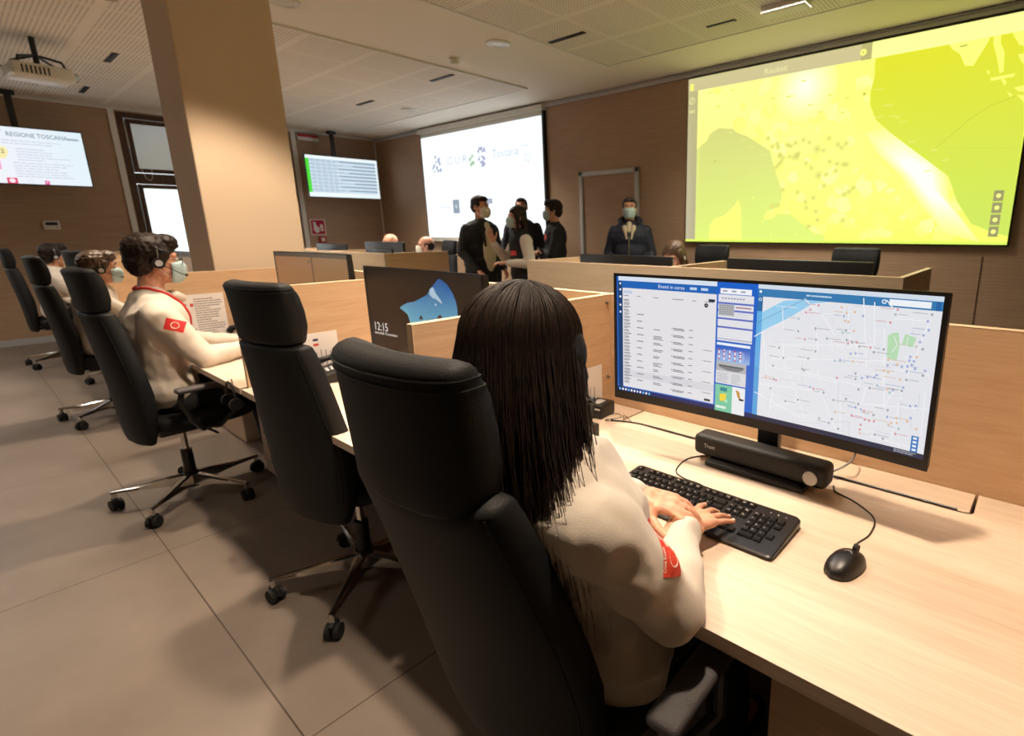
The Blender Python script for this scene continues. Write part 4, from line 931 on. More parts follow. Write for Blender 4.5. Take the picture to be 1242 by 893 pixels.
# ================================================================== WALLS: SCREENS, SIGNS, CEILING FITTINGS
# yellow video wall
vw = thing('video_wall', 'huge yellow video wall with a glowing coastline map and marker rings', 'screen', (-1.79, YF, 2.088))
VW, VH = 3.0, 1.69
b = MB(); b.span((-VW / 2 - .012, -.045, -VH / 2 - .012), (VW / 2 + .012, 0, VH / 2 + .012), .004); b.build('frame', M_black, vw)
def content_map(w, h):
    f = Flat(w, h, 6e-4); q = homog([(834, 97), (1263.4, 9.4), (1217.5, 297), (833, 293.2)])
    def C(P): return [(min(1, max(0, u)), min(1, max(0, v))) for u, v in (q(*p) for p in P)]
    a = lambda x, y: (830 + x / 4.057, 80 + y / 4.057)
    e = lambda x, y: (1030 + x / 2.976, y / 2.976)
    lu = q(845, 200)[0]; 
    f.rect(0, 0, 1, 1, (250, 250, 120), 0, cols=[(255, 250, 150), (236, 244, 110), (244, 255, 100), (236, 240, 90)])
    # land shading
    rg = random.Random(5)
    for k in range(260):
        x, y = rg.uniform(860, 1160), rg.uniform(95, 290); u, v = q(x, y); r = rg.uniform(.01, .035)
        f.poly([(u + r * rg.uniform(.5, 1) * math.cos(t_), min(.99, max(.05, v + 1.7 * r * rg.uniform(.4, 1) * math.sin(t_)))) for t_ in [2 * PI * j / 7 for j in range(7)]], rg.choice([(253, 251, 142), (249, 248, 124), (255, 252, 152), (247, 247, 120)]), 1)
    # hot projector spot region near the top and pale coast
    for kk in range(12): f.disc(*q(975, 106), .10 - kk * .0078, (255, 252, 142 + kk * 7), 2 + kk * .04, 30)
    # western sea
    ws = [a(60, 420), a(75, 400), a(110, 370), a(120, 340), a(165, 308), a(235, 312), a(255, 330), a(310, 350), a(365, 385), a(420, 420), a(440, 500), a(460, 560), a(478, 610), a(480, 650), a(470, 690), a(395, 730), a(380, 765), a(440, 745), a(520, 730), a(560, 765), a(600, 820), a(680, 830), a(700, 875), a(55, 875)]
    n0 = len(f.bm.faces); f.poly(C(ws), (214, 220, 130), 3)
    for fc in list(f.bm.faces)[n0:]:
        for lp in fc.loops:
            v = .5 - lp.vert.co.z / h; k = min(1, max(0, (v - .3) / .6)); lp[f.cl] = (*s2l(tuple(int(p + (s_ - p) * k) for p, s_ in zip((204, 206, 122), (214, 232, 116)))), 1)
    f.poly(C([a(55, 420), a(75, 400), a(60, 860), a(50, 860)]), (214, 220, 130), 3)
    f.poly(C([a(125, 862), a(130, 790), a(150, 755), a(200, 740), a(245, 745), a(250, 690), a(265, 665), a(280, 700), a(285, 862)]), (244, 248, 118), 4)
    f.poly(C([a(390, 745), a(410, 715), a(460, 725), a(440, 750), a(400, 760)]), (240, 244, 120), 4)
    for p in ((340, 652), (385, 770), (428, 835), (546, 828), (150, 470)): f.disc(*q(*a(*p)), .003, (244, 250, 120) if p[1] > 500 else (180, 184, 100), 4, 8)
    # eastern sea
    es = [e(95, 190), e(110, 240), e(85, 285), e(72, 330), e(70, 380), e(90, 435), e(140, 480), e(205, 510), e(250, 540), e(300, 565), (1141, 200), (1148, 215), (1158, 245), (1175, 272), (1200, 282), (1219.5, 287), (1228, 230), (1242, 136), (1258, 30), (1240, 35), (1180, 47), (1060, 63)]
    n0 = len(f.bm.faces); f.poly(C(es), (214, 214, 44), 3.4)
    for fc in list(f.bm.faces)[n0:]:
        for lp in fc.loops:
            u = .5 + lp.vert.co.x / w; v = .5 - lp.vert.co.z / h; k = min(1, max(0, v)); lp[f.cl] = (*s2l(tuple(int(p + (s_ - p) * k) for p, s_ in zip((218, 216, 44), (194, 220, 96)))), 1)
    # white hot coastal strip
    for sc_, c in [(1.12 - .07 * kk, (255, 255, 140 + 9 * kk)) for kk in range(11)]:
        P_ = [e(75, 500), e(150, 480), e(205, 510), e(250, 540), e(300, 565), e(335, 640), e(345, 720), e(390, 810), e(440, 850), e(330, 820), e(260, 740), e(190, 640), e(110, 560)]
        cx = sum(p[0] for p in P_) / len(P_); cy = sum(p[1] for p in P_) / len(P_)
        f.poly(C([(cx + (x - cx) * sc_, cy + (y - cy) * sc_) for x, y in P_]), c, 2.6 + (1.12 - sc_) * .5)
    # peninsula and islands on the right
    f.poly(C([e(345, 150), e(365, 130), e(440, 118), e(510, 105), e(495, 150), e(455, 190), e(440, 240), e(410, 240), e(405, 205), e(365, 180)]), (248, 250, 120), 4)
    for P_ in ([(515, 120), (540, 110), (530, 140), (552, 190), (548, 260), (535, 270), (525, 210), (512, 160)], [(575, 95), (631, 85), (631, 170), (605, 165), (585, 130)], [(500, 285), (590, 268), (585, 280), (505, 295)], [(600, 200), (631, 195), (631, 240), (612, 225)], [(545, 285), (560, 300), (552, 312), (540, 292)], [(585, 320), (631, 310), (631, 335), (600, 332)], [(560, 335), (580, 345), (572, 352)], [(595, 345), (631, 350), (631, 388), (615, 365)], [(488, 255), (500, 262), (494, 275)]): f.poly(C([e(*p) for p in P_]), (244, 248, 110), 4)
    for p in ((420, 138), (405, 168)): f.line(q(*e(p[0] - 14, p[1] + 3)), q(*e(p[0] + 14, p[1] - 3)), .004, (170, 176, 80), 6)
    f.line(q(*e(310, 535)), q(*e(420, 440)), .0012, (180, 190, 60), 6); f.line(q(*e(420, 440)), q(*e(500, 385)), .0012, (180, 190, 60), 6); f.line(q(*e(500, 385)), q(*e(590, 352)), .0012, (180, 190, 60), 6); f.line(q(*e(300, 535)), q(*e(605, 540)), .001, (190, 205, 80), 6)
    # dark place names
    for p in ((120, 135), (232, 122), (162, 203), (432, 163), (508, 154), (582, 76), (710, 147), (795, 162), (665, 230), (775, 232), (615, 195), (310, 58), (150, 475)): f.line(q(*a(p[0] - 12, p[1] + 3)), q(*a(p[0] + 12, p[1] - 3)), .0035, (208, 206, 90), 6)
    for p in ((50, 410), (42, 472), (60, 722), (35, 590), (100, 425), (220, 515), (300, 545), (340, 580), (275, 620), (360, 690)): f.line(q(*e(p[0] - 12, p[1] + 2)), q(*e(p[0] + 14, p[1] - 2)), .003, (224, 222, 110), 6)
    f.disc(*q(*e(50, 342)), .0045, (190, 186, 70), 6, 10)
    for k in range(40):
        x, y = rg.uniform(870, 1090), rg.uniform(105, 285); u, v = q(x, y); f.line((u, v), (u + rg.uniform(.01, .03), v + rg.uniform(-.004, .004)), .0016, (226, 226, 120), 6)
    # marker rings
    rings = [(410, 360), (432, 400), (455, 385), (460, 405), (505, 392), (522, 398), (545, 382), (583, 368), (612, 380), (650, 412, 1), (682, 420), (708, 360), (752, 390), (770, 408), (792, 385), (466, 445), (485, 455), (475, 475), (515, 450), (545, 452, 1), (560, 435), (447, 505), (462, 490), (597, 482), (622, 505), (658, 542, 1), (695, 537), (712, 474), (748, 485), (742, 520), (778, 488), (796, 488), (485, 612), (556, 624), (634, 652), (595, 670), (600, 700), (646, 718), (655, 760), (612, 790), (686, 592), (782, 636), (806, 622), (828, 603), (433, 692), (460, 690), (778, 762), (470, 440), (550, 445)]
    for p in rings:
        u, v = q(*a(p[0], p[1])); r = .0125 if len(p) > 2 else .0085
        f.disc(u, v, r, (186, 186, 92), 8, 18, hole=r * .85); f.disc(u, v, r * .36, (176, 178, 90), 8, 10, hole=r * .2)
        f.disc(u, v, r * .8, (226, 226, 118), 7, 14)
    # grey application borders
    f.rect(0, 0, lu, 1, (176, 168, 132), 9, cols=[(186, 178, 130), (186, 178, 150), (170, 164, 130), (180, 174, 120)])
    f.rect(0, 0, q(1044, 60)[0], .075, (196, 186, 138), 10); f.rect(q(1056, 60)[0], .0, .985, .078, (255, 252, 150), 11); f.rect(0, 0, 1, .004, (200, 196, 110), 10); f.rect(.985, 0, 1, .08, (190, 184, 120), 10)
    f.rect(q(1044, 60)[0] - .001, 0, q(1056, 60)[0] + .001, .078, (176, 170, 110), 11); f.disc(q(1046, 58)[0], .04, .009, (244, 240, 120), 12, 16); f.disc(q(1046, 58)[0], .04, .003, (190, 182, 110), 13, 10)
    f.text('Risultati', q(926, 80)[0], .055, .03, (228, 222, 160), 12)
    f.rect(.008, .03, .022, .07, (240, 236, 110), 12); f.disc(.016, .13, .012, (222, 216, 150), 12, 18, hole=.009); f.line((.010, .145), (.021, .115), .003, (222, 216, 150), 13); f.bars(.005, .185, .029, .205, 1, (214, 208, 140), 12, .8, .1)
    f.rect(0, .985, 1, 1, (214, 236, 96), 12)
    for k in range(4):
        u0 = .955; v0 = .75 + k * .055; f.rect(u0, v0, u0 + .022, v0 + .048, (150, 146, 100), 13); f.disc(u0 + .011, v0 + .024, .006, (236, 244, 130), 14, 7 + k)
    return f
content_map(VW, VH).build('display', M_wallscreen, vw, (0, -.0465, 0))

# projection screen
ps = thing('projection_screen', 'white projection screen with faint logos behind the standing group', 'projection screen', (-7.02, YF, 2.075))
PW, PH = 2.91, 1.70
b = MB(); b.span((-PW / 2, -.058, -PH / 2 - .02), (PW / 2, -.050, PH / 2), .001); b.build('fabric', M_white, ps)
b = MB(); b.span((-PW / 2 - .05, -.10, PH / 2), (PW / 2 + .05, 0, PH / 2 + .07), .01); b.build('housing', M_whiteplastic, ps)
b = MB(); b.cyl((-PW / 2, -.054, -PH / 2 - .015), (PW / 2, -.054, -PH / 2 - .015), .012); b.build('weight_bar', M_whiteplastic, ps)
b = MB(); b.span((-PW / 2 - .03, -.05, -PH / 2 + .02), (PW / 2 + .028, -.002, PH / 2), .002); b.build('backing', M_black, ps)
def content_proj(w, h):
    f = Flat(w, h, 6e-4); q = homog([(510, 172), (656, 142), (661.5, 283), (520, 284)])
    a = lambda x, y: (500 + x / 5.253, 130 + y / 5.253)
    f.rect(0, 0, 1, 1, (236, 248, 252), 0, cols=[(238, 246, 250), (244, 250, 252), (244, 250, 252), (232, 248, 252)])
    L_ = (206, 220, 240); f0 = f.face; f.face = lambda pts, col, lay, cols=None: f0(pts, tuple(int(c * .76) for c in col) if lay else col, lay, cols)
    def blobs(cx, cy, s_, col, n, sd, vx=1):
        rg = random.Random(sd)
        for k in range(n): u, v = q(*a(cx + rg.uniform(-s_, s_) * vx, cy + rg.uniform(-s_, s_))); f.disc(u, v, rg.uniform(.004, .012), col, 2, 7)
    blobs(155, 372, 46, (196, 206, 238), 22, 3, .6); blobs(437, 322, 62, (200, 202, 236), 26, 4, .35); blobs(376, 340, 36, (196, 236, 196), 10, 5, .35)
    u, v = q(*a(218, 375)); f.text('C.U.R.', u, v, .075, (206, 222, 236), 2, sx=1.3)
    u, v = q(*a(505, 325)); f.text('Toscana', u, v, .07, (200, 214, 238), 2, sx=1.1)
    for p, r in (((690, 248), (740, 243)), ((748, 250), (752, 290)), ((752, 290), (740, 350)), ((705, 335), (735, 332)), ((735, 332), (738, 355)), ((705, 290), (725, 300)), ((712, 318), (730, 300))): f.line(q(*a(*p)), q(*a(*r)), .0035, (204, 220, 226), 2)
    u0, v0 = q(*a(252, 582)); u1, v1 = q(*a(300, 662)); f.rect(u0, v0, u1, v1, (168, 186, 204), 2); f.disc((u0 + u1) / 2, (v0 + v1) / 2, .012, (226, 236, 242), 3, 8)
    u0, v0 = q(*a(440, 572)); u1, v1 = q(*a(508, 600)); f.rect(u0, v0, u1, v1, (186, 198, 220), 2)
    for p in (((170, 628), (240, 626)), ((570, 590), (572, 640)), ((596, 588), (599, 640)), ((345, 620), (360, 610)), ((350, 630), (365, 620)), ((370, 600), (385, 630))): f.line(q(*a(*p[0])), q(*a(*p[1])), .004, (206, 222, 232), 2)
    return f
content_proj(PW - .01, PH - .10).build('projected_slide', M_proj, ps, (0, -.0595, -.012))

# hanging televisions on the left wall
def tv(label, x, y, zc, w, h, content, pole_y, rz=D(90), tilt=0):
    t = thing('wall_television', label, 'television', (x, y, zc), rz)
    b = MB(); b.box((0, .02, 0), (w + .025, .045, h + .025), .008); b.build('housing', M_black, t)
    content(w, h).build('display', M_screen, t, (0, -.0035, 0))
    b = MB(); ly = pole_y - y; b.box((ly, .09, (ZC - zc) / 2), (.06, .035, ZC - zc), .004); b.box((ly, .09, ZC - zc - .03), (.12, .09, .06), .006); b.box((ly, .06, 0), (.22, .03, .2), .004); b.build('ceiling_pole', M_black, t)
def content_tv1(w, h):
    f = Flat(w, h, 5e-4); q = homog([(-79, 149), (98, 162.5), (108, 221.5), (-59, 221)])
    a = lambda x, y: q(x / 10.76, 145 + y / 10.76)
    f.rect(0, 0, 1, 1, (240, 243, 252), 0, cols=[(244, 243, 252), (246, 244, 250), (232, 244, 252), (226, 242, 250)])
    u, v = a(-60, 155); f.text('0.2', a(-70, 160)[0], v + .005, .07, (176, 180, 196), 2); u = a(60, 160)[0]; u, v = a(100, 170); f.text('REGIONE TOSCANA', u, .16, .075, (140, 162, 172), 2, True, sx=.82)
    f.bars(a(880, 220)[0], .12, a(1020, 230)[0], .16, 1, (150, 160, 176), 2, .9, .1)
    for (u0, u1_, v0, r, sd) in (((70), 880, .23, 2, 1), (230, 900, .37, 5, 2), (160, 1010, .62, 6, 3)):
        f.bars(a(u0, 400)[0], v0, a(u1_, 400)[0], v0 + .048 * r, r, (196, 204, 222), 2, .28, .5, sd)
    f.poly([a(-120, 400), a(-60, 350), a(90, 370), a(140, 430), (a(110, 500)), a(60, 520), a(-90, 510)], (250, 238, 176), 2); u, v = a(-35, 445); f.text('0.2', u, v, .07, (60, 60, 60), 3)
    f.poly([a(-120, 560), a(30, 550), a(50, 650), a(-100, 670)], (248, 176, 206), 2)
    u0 = a(90, 700)[0]; u1_ = a(225, 700)[0]; f.rect(u0, .90, u1_, 1, (228, 70, 110), 3); f.disc((u0 + u1_) / 2, .95, .022, (250, 236, 242), 4, 14)
    u0 = a(565, 700)[0]; f.rect(u0, .93, u0 + .035, 1, (226, 90, 150), 3); f.disc(u0 + .018, .96, .007, (250, 220, 236), 4, 10); f.disc(a(400, 750)[0], .96, .02, (222, 222, 236), 3, 12, hole=.016)
    return f
def content_tv2(w, h):
    f = Flat(w, h, 5e-4); f.rect(0, 0, 1, 1, (226, 240, 244), 0)
    f.rect(0, 0, .045, .90, (70, 220, 40), 1); f.rect(.0, .0, 1, .075, (240, 250, 252), 2); f.rect(.0, .895, 1, 1, (236, 248, 250), 2); f.rect(.97, 0, 1, 1, (236, 248, 250), 2)
    f.rect(.045, .075, .97, .895, (188, 208, 226), 1); rg = random.Random(8)
    for k in range(9):
        v = .10 + k * .089; f.rect(.045, v + .045, .97, v + .08, (214, 228, 238), 2)
        f.rect(.045 + rg.uniform(.35, .6), v, .97, v + .022, (118, 138, 156), 3); f.bars(.06, v, .50, v + .03, 1, (160, 178, 198), 3, .6, .1, k)
        f.bars(.08, v + .05, .45, v + .07, 1, (150, 170, 190), 4, .6, .2, k + 20)
    for k in range(5): f.rect(.12 + k * .075, .08, .125 + k * .075, .89, (230, 238, 244), 5)
    return f
tv('television with a white slide titled in grey capitals, hanging left of the window', -9.65, .765, 2.275, 1.14, .63, content_tv1, .80)
tv('television with pale blue table rows and a green left border', -9.65, 4.51, 2.265, 1.19, .65, content_tv2, 4.42)

# exit light, fire point sign, call point, thermostat
t = thing('exit_light', 'small red and white emergency light high on the left wall', 'emergency light', (XL, 4.17, 2.92))
b = MB(); b.span((0, -.17, -.06), (.06, .17, .045), .008); b.build('housing', M_whiteplastic, t); b = MB(); b.span((.058, -.165, -.005), (.064, .165, .04), .001); b.build('red_panel', M_redp, t)
t = thing('fire_point_sign', 'square red and white fire alarm sign on the left wall below the television', 'sign', (XL, 4.16, 1.45))
b = MB(); b.span((0, -.125, -.135), (.004, .125, .135)); b.build('plate', M_white, t)
f = Flat(.22, .24, 3e-4); f.rect(0, 0, 1, 1, (182, 30, 66), 0); f.poly([(.16, .12), (.34, .12), (.36, .36), (.60, .56), (.56, .86), (.30, .90), (.14, .66), (.20, .5)], (240, 232, 236), 1); f.disc(.76, .38, .10, (240, 232, 236), 1, 14); f.rect(.66, .42, .88, .78, (240, 232, 236), 1); f.disc(.77, .62, .06, (182, 30, 66), 2, 12)
f.build('print', M_print, t, (.0045, 0, 0), (0, 0, D(90)))
t = thing('call_point', 'red fire call point box right below the fire sign', 'alarm button', (XL, 4.20, 1.235))
b = MB(); b.span((0, -.055, -.055), (.05, .055, .055), .008); b.build('housing', M_redp, t); b = MB(); b.span((.048, -.03, -.03), (.053, .03, .03), .002); b.build('glass_plate', M_whiteplastic, t)
t = thing('thermostat', 'small white wall thermostat under the left television', 'thermostat', (XL, .93, 1.485))
b = MB(); b.span((0, -.075, -.055), (.03, .075, .055), .008); b.build('housing', M_whiteplastic, t); b = MB(); b.span((.029, -.055, .0), (.032, .055, .038), .001); b.build('screen', M_blackm, t)
b = MB(); b.cyl((.03, .04, -.025), (.034, .04, -.025), .008); b.build('button', M_gold, t)

for i, (x, y, lab) in enumerate(((-7.24, 1.335, 'black linear slot in the ceiling, nearer of the two beside the projector'), (-9.06, 1.37, 'black linear slot in the ceiling close to the left wall'), (-5.48, 3.745, 'black linear slot at the corner of the far ceiling panels'), (-7.27, 3.78, 'black linear slot above the hanging television of table rows'), (-3.55, 3.71, 'black linear slot in the ceiling panels right of the smoke detector'))):
    t = thing('slot_diffuser', lab, 'air vent', (x, y, ZC - .012), 0, 'linear ceiling slots'); b = MB(); b.span((-.21, -.025, -.006), (.21, .025, 0), .002); b.build('frame', M_blackm, t)
    b = MB(); b.span((-.19, -.004, -.009), (.19, .004, -.006)); b.build('vane', M_black, t)
t = thing('slot_diffuser', 'slot in the yellow tinted ceiling panels with a bright inner vane', 'air vent', (-2.36, 4.28, ZC - .012)); b = MB(); b.span((-.13, -.02, -.006), (.13, .02, 0), .002); b.build('frame', M_blackm, t); b = MB(); b.span((-.12, -.006, -.009), (.12, .006, -.006)); b.build('vane', M_white, t)
for (x, y, zz, lab) in ((-7.2, 4.37, .012, 'round ceiling speaker over the far left desks'), (-4.15, 3.45, 0, 'round ceiling speaker right of the smoke detector'), (-4.62, 1.88, 0, 'round ceiling speaker close to the pillar top')):
    t = thing('ceiling_speaker', lab, 'speaker', (x, y, ZC - zz), 0, 'round ceiling speakers'); b = MB(); b.lathe([(.11, 0), (.11, -.008), (.10, -.014), (.093, -.011), (.09, -.011), (.05, -.0112), (.02, -.0114), (.004, -.0114)]); b.build('grille', M_whiteplastic, t)
    b = MB(); b.tube([(.068 * math.cos(a), .068 * math.sin(a), -.012) for a in [2 * PI * k / 24 for k in range(25)]], .0025, 6, cap=False); b.build('inner_ring', M_white, t)
t = thing('smoke_detector', 'small round smoke detector on the plain ceiling strip', 'smoke detector', (-4.83, 3.46, ZC)); b = MB(); b.lathe([(.055, 0), (.055, -.012), (.04, -.016)]); b.build('base', M_whiteplastic, t)
b = MB(); b.lathe([(.042, -.014), (.045, -.03), (.036, -.05), (.012, -.056)]); b.build('sensor_head', M_white, t)
t = thing('ceiling_panel_light', 'rectangular light in the ceiling panels above the video wall', 'ceiling light', (-1.80, 4.24, ZC - .012)); b = MB(); b.span((-.17, -.07, -.05), (.17, .07, 0), .004); b.build('housing', M_whiteplastic, t)
b = MB(); b.span((-.155, -.055, -.053), (.155, .055, -.049)); b.build('diffuser', M_white, t)
# projector
t = thing('projector', 'white projector hanging from the perforated ceiling at the upper left', 'projector', (-7.02, .80, 2.72), D(6))
b = MB(); b.box((0, 0, 0), (.32, .38, .11), .02, 3); b.build('housing', M_whiteplastic, t)
b = MB(); b.cyl((0.08, .18, .0), (.08, .215, 0), .040); b.cyl((.08, .21, 0), (.08, .225, 0), .030); b.build('lens', M_glass, t)
b = MB()
for k in range(7): b.box((.161, -.13 + k * .026, 0), (.004, .010, .06))
b.build('vent', M_blackm, t)
b = MB(); b.cyl((0, 0, .06), (0, 0, .32), .02); b.lathe([(.09, .318), (.09, .328)]); b.build('mount_pole', M_black, t)
for sx in (-1, 1):
    for sy in (-1, 1): b = MB(); b.tube([(sx * .12, sy * .14, .06), (sx * .11, sy * .13, .10), (sx * .02, sy * .02, .14)], .010, 8); b.build('mount_arm', M_black, t)
cable('projector_cable', 'thin black cable hanging between ceiling and projector', [(-7.15, .58, ZC - .01), (-7.12, .56, 2.92), (-7.18, .57, 2.83), (-7.14, .60, 2.76), (-7.12, .64, 2.74)], .005)

# ================================================================== PEOPLE
V = Vector
def fold(scale=9, amp=.006, seed=0.0, stretch=(1, 1, 1)):
    s = V(stretch)
    def d(co):
        p = V((co.x * s.x, co.y * s.y, co.z * s.z)) * scale + V((seed, seed * 1.7, -seed))
        r = 1 - abs(noise.noise(p)) * 2
        return amp * (r * .8 + noise.noise(p * 2.3) * .4 - .5)
    return d
def up_rot(d, fwd_hint=V((0, 1, 0))):
    z = d.normalized(); y = (fwd_hint - z * fwd_hint.dot(z)).normalized(); x = y.cross(z)
    return Matrix((x, y, z)).transposed().to_4x4()
def hand(b, w, d, n, thumb_side, s=1.0, curl=(.35, .4, .45, .5), spread=.10, tcurl=.3, tdir=None):
    """w wrist, d towards the fingertips, n back of the hand, thumb_side: +1 if the thumb is along cross(d,n)"""
    d = V(d).normalized(); n = V(n); n = (n - d * n.dot(d)).normalized(); l = d.cross(n) * thumb_side; w = V(w)
    tips = []
    mcp = []
    for i, (off, fw) in enumerate(((.030, .086), (.010, .090), (-.011, .086), (-.030, .078))):
        p = w + d * fw * s + l * off * s + n * (.004 - .0015 * i) * s; mcp.append(p)
        b.cap(w + d * .012 * s + l * off * .55 * s, p, .0145 * s, .0105 * s)
    b.cap(mcp[0], mcp[3], .0105 * s, .0095 * s); b.cap(w + d * .045 * s + l * .016 * s - n * .004 * s, w + d * .045 * s - l * .02 * s - n * .004 * s, .014 * s, .0125 * s)
    b.cap(w - d * .03 * s, w + d * .02 * s, .0235 * s, .021 * s)
    for i, (ln, r) in enumerate(((.070, .0086), (.078, .0088), (.073, .0083), (.056, .0074))):
        a = spread * (1.5 - i) * .8; f = (d * math.cos(a) + l * math.sin(a)).normalized(); ax = f.cross(n).normalized()
        p = mcp[i]; c = curl[i]; ang = c * .45
        for seg, (fr, rr_) in enumerate(((.46, 1.0), (.30, .93), (.24, .84))):
            ff = f * math.cos(ang) - n * math.sin(ang); q = p + ff * ln * fr * s
            b.cap(p, q, r * s * (1.04 if seg == 0 else rr_ + .04), r * s * rr_); p = q; ang += c * (1.0 if seg == 0 else .7)
        tips.append((p, ff))
    t0 = w + d * .022 * s + l * .022 * s - n * .006 * s
    td = V(tdir).normalized() if tdir is not None else (d * .72 + l * .62 - n * .25).normalized()
    t1 = t0 + td * .042 * s; t2 = t1 + (td + d * tcurl).normalized() * .032 * s; t3 = t2 + (td + d * tcurl * 1.6).normalized() * .024 * s
    b.cap(t0, t1, .0155 * s, .0115 * s); b.cap(t1, t2, .0112 * s, .0098 * s); b.cap(t2, t3, .0100 * s, .0086 * s); b.cap(t1, mcp[0] - d * .03 * s, .010 * s, .010 * s)
    tips.append((t3, (t3 - t2).normalized()))
    return tips, mcp
def head_shapes(b, Mh, s=1.0, nose=1.0, fem=False):
    def E(c, r, rot=None): b.ell(Mh @ V([x * s for x in c]), [x * s for x in r], Mh.to_3x3().to_4x4() @ (rot or Matrix()))
    def Cp(p, q, a, c): b.cap(Mh @ (V(p) * s), Mh @ (V(q) * s), a * s, c * s)
    E((0, -.014, .034), (.0745, .094, .083)); E((0, .018, -.012), (.066, .072, .088)); E((0, .030, -.065), (.050 if fem else .055, .052, .044))
    E((0, .058, -.092), (.022, .022, .018)); E((0, .062, .028), (.056, .026, .022)); E((.034, .062, -.028), (.022, .022, .02)); E((-.034, .062, -.028), (.022, .022, .02))
    Cp((0, .082, .014), (0, .104 * nose, -.024), .008, .0125); E((.012, .092, -.030), (.009, .009, .008)); E((-.012, .092, -.030), (.009, .009, .008))
    E((0, .080, -.056), (.023, .012, .006)); E((0, .079, -.066), (.020, .011, .007))
    for sx in (-1, 1): E((sx * .074, -.006, -.006), (.008, .019, .030), Matrix.Rotation(sx * .35, 4, 'Z')); E((sx * .070, .0, -.028), (.008, .010, .012))
def eyes(Mh, parent, s=1.0):
    for sx in (-1, 1):
        b = MB(); b.ell(Mh @ V((sx * .031 * s, .0745 * s, .008 * s)), .0125 * s, n=12); b.mi = 1
        b.ell(Mh @ V((sx * .031 * s, .0835 * s, .008 * s)), .0058 * s, n=10); b.build('eye', [M_eye, M_iris], parent)
        b = MB(); b.tube([Mh @ V((sx * x * s, y * s, z_ * s)) for x, y, z_ in ((.012, .088, .030), (.030, .088, .036), (.050, .074, .030))], [.003 * s, .0042 * s, .002 * s], 6); b.build('eyebrow', M_hairdark, parent)
def face_mask(Mh, parent, m_, s=1.0, cone=False):
    b = MB(); n = 14; rg = []
    for j in range(9):
        v = j / 8; z = .0 - .100 * v - .004; row_ = []
        for k in range(n + 1):
            u = k / n * 2 - 1; a = u * 1.25; bulge = math.sin(PI * v) ** .6
            R = .071 + .001 * bulge; x = R * math.sin(a) * (1 - .30 * v ** 2); y = .020 + R * math.cos(a) + (.030 if cone else .019) * bulge * max(0, math.cos(a * 1.1)) ** 1.5 + .008 * (1 - v) * math.cos(a) + .002 * math.sin(v * 30) * (not cone)
            row_.append(Mh @ (V((x, y + .003, z + .010 * (1 - v) * math.cos(a * 1.5))) * s))
        rg.append(row_)
    b.rings(rg, cap=False, closed=False)
    o = b.build('face_mask', m_, parent); so = o.modifiers.new('t', 'SOLIDIFY'); so.thickness = .002; so.offset = 1
    b = MB()
    for sx in (-1, 1):
        b.tube([Mh @ (V(p) * s) for p in ((sx * .068, .045, -.006), (sx * .078, .012, .012), (sx * .084, -.018, .008), (sx * .082, -.022, -.016), (sx * .076, .0, -.036), (sx * .054, .036, -.074))], .0016, 6)
    b.build('ear_loop', M_maskw, parent)
def headset(Mh, parent, s=1.0, side=1, dark=True):
    b = MB(); P_ = [Mh @ (V((.088 * math.cos(a), -.005, .020 + .103 * math.sin(a))) * s) for a in [PI * k / 24 for k in range(-1, 26)]]
    b.tube(P_, .0038 * s, 8); b.build('headband', M_steel, parent)
    for sx in (-1, 1):
        b = MB(); b.cyl(Mh @ (V((sx * .080, -.004, -.008)) * s), Mh @ (V((sx * .094, -.004, -.008)) * s), .026 * s); b.mi = 1
        b.cyl(Mh @ (V((sx * .094, -.004, -.008)) * s), Mh @ (V((sx * .099, -.004, -.008)) * s), .015 * s); b.build('ear_cushion', [M_black, M_alu], parent)
    b = MB(); b.tube([Mh @ (V(p) * s) for p in ((side * .095, 0, -.012), (side * .094, .04, -.035), (side * .082, .08, -.058), (side * .055, .105, -.066))], .0022, 6); b.ell(Mh @ (V((side * .05, .107, -.066)) * s), .007 * s); b.build('microphone', M_black, parent)
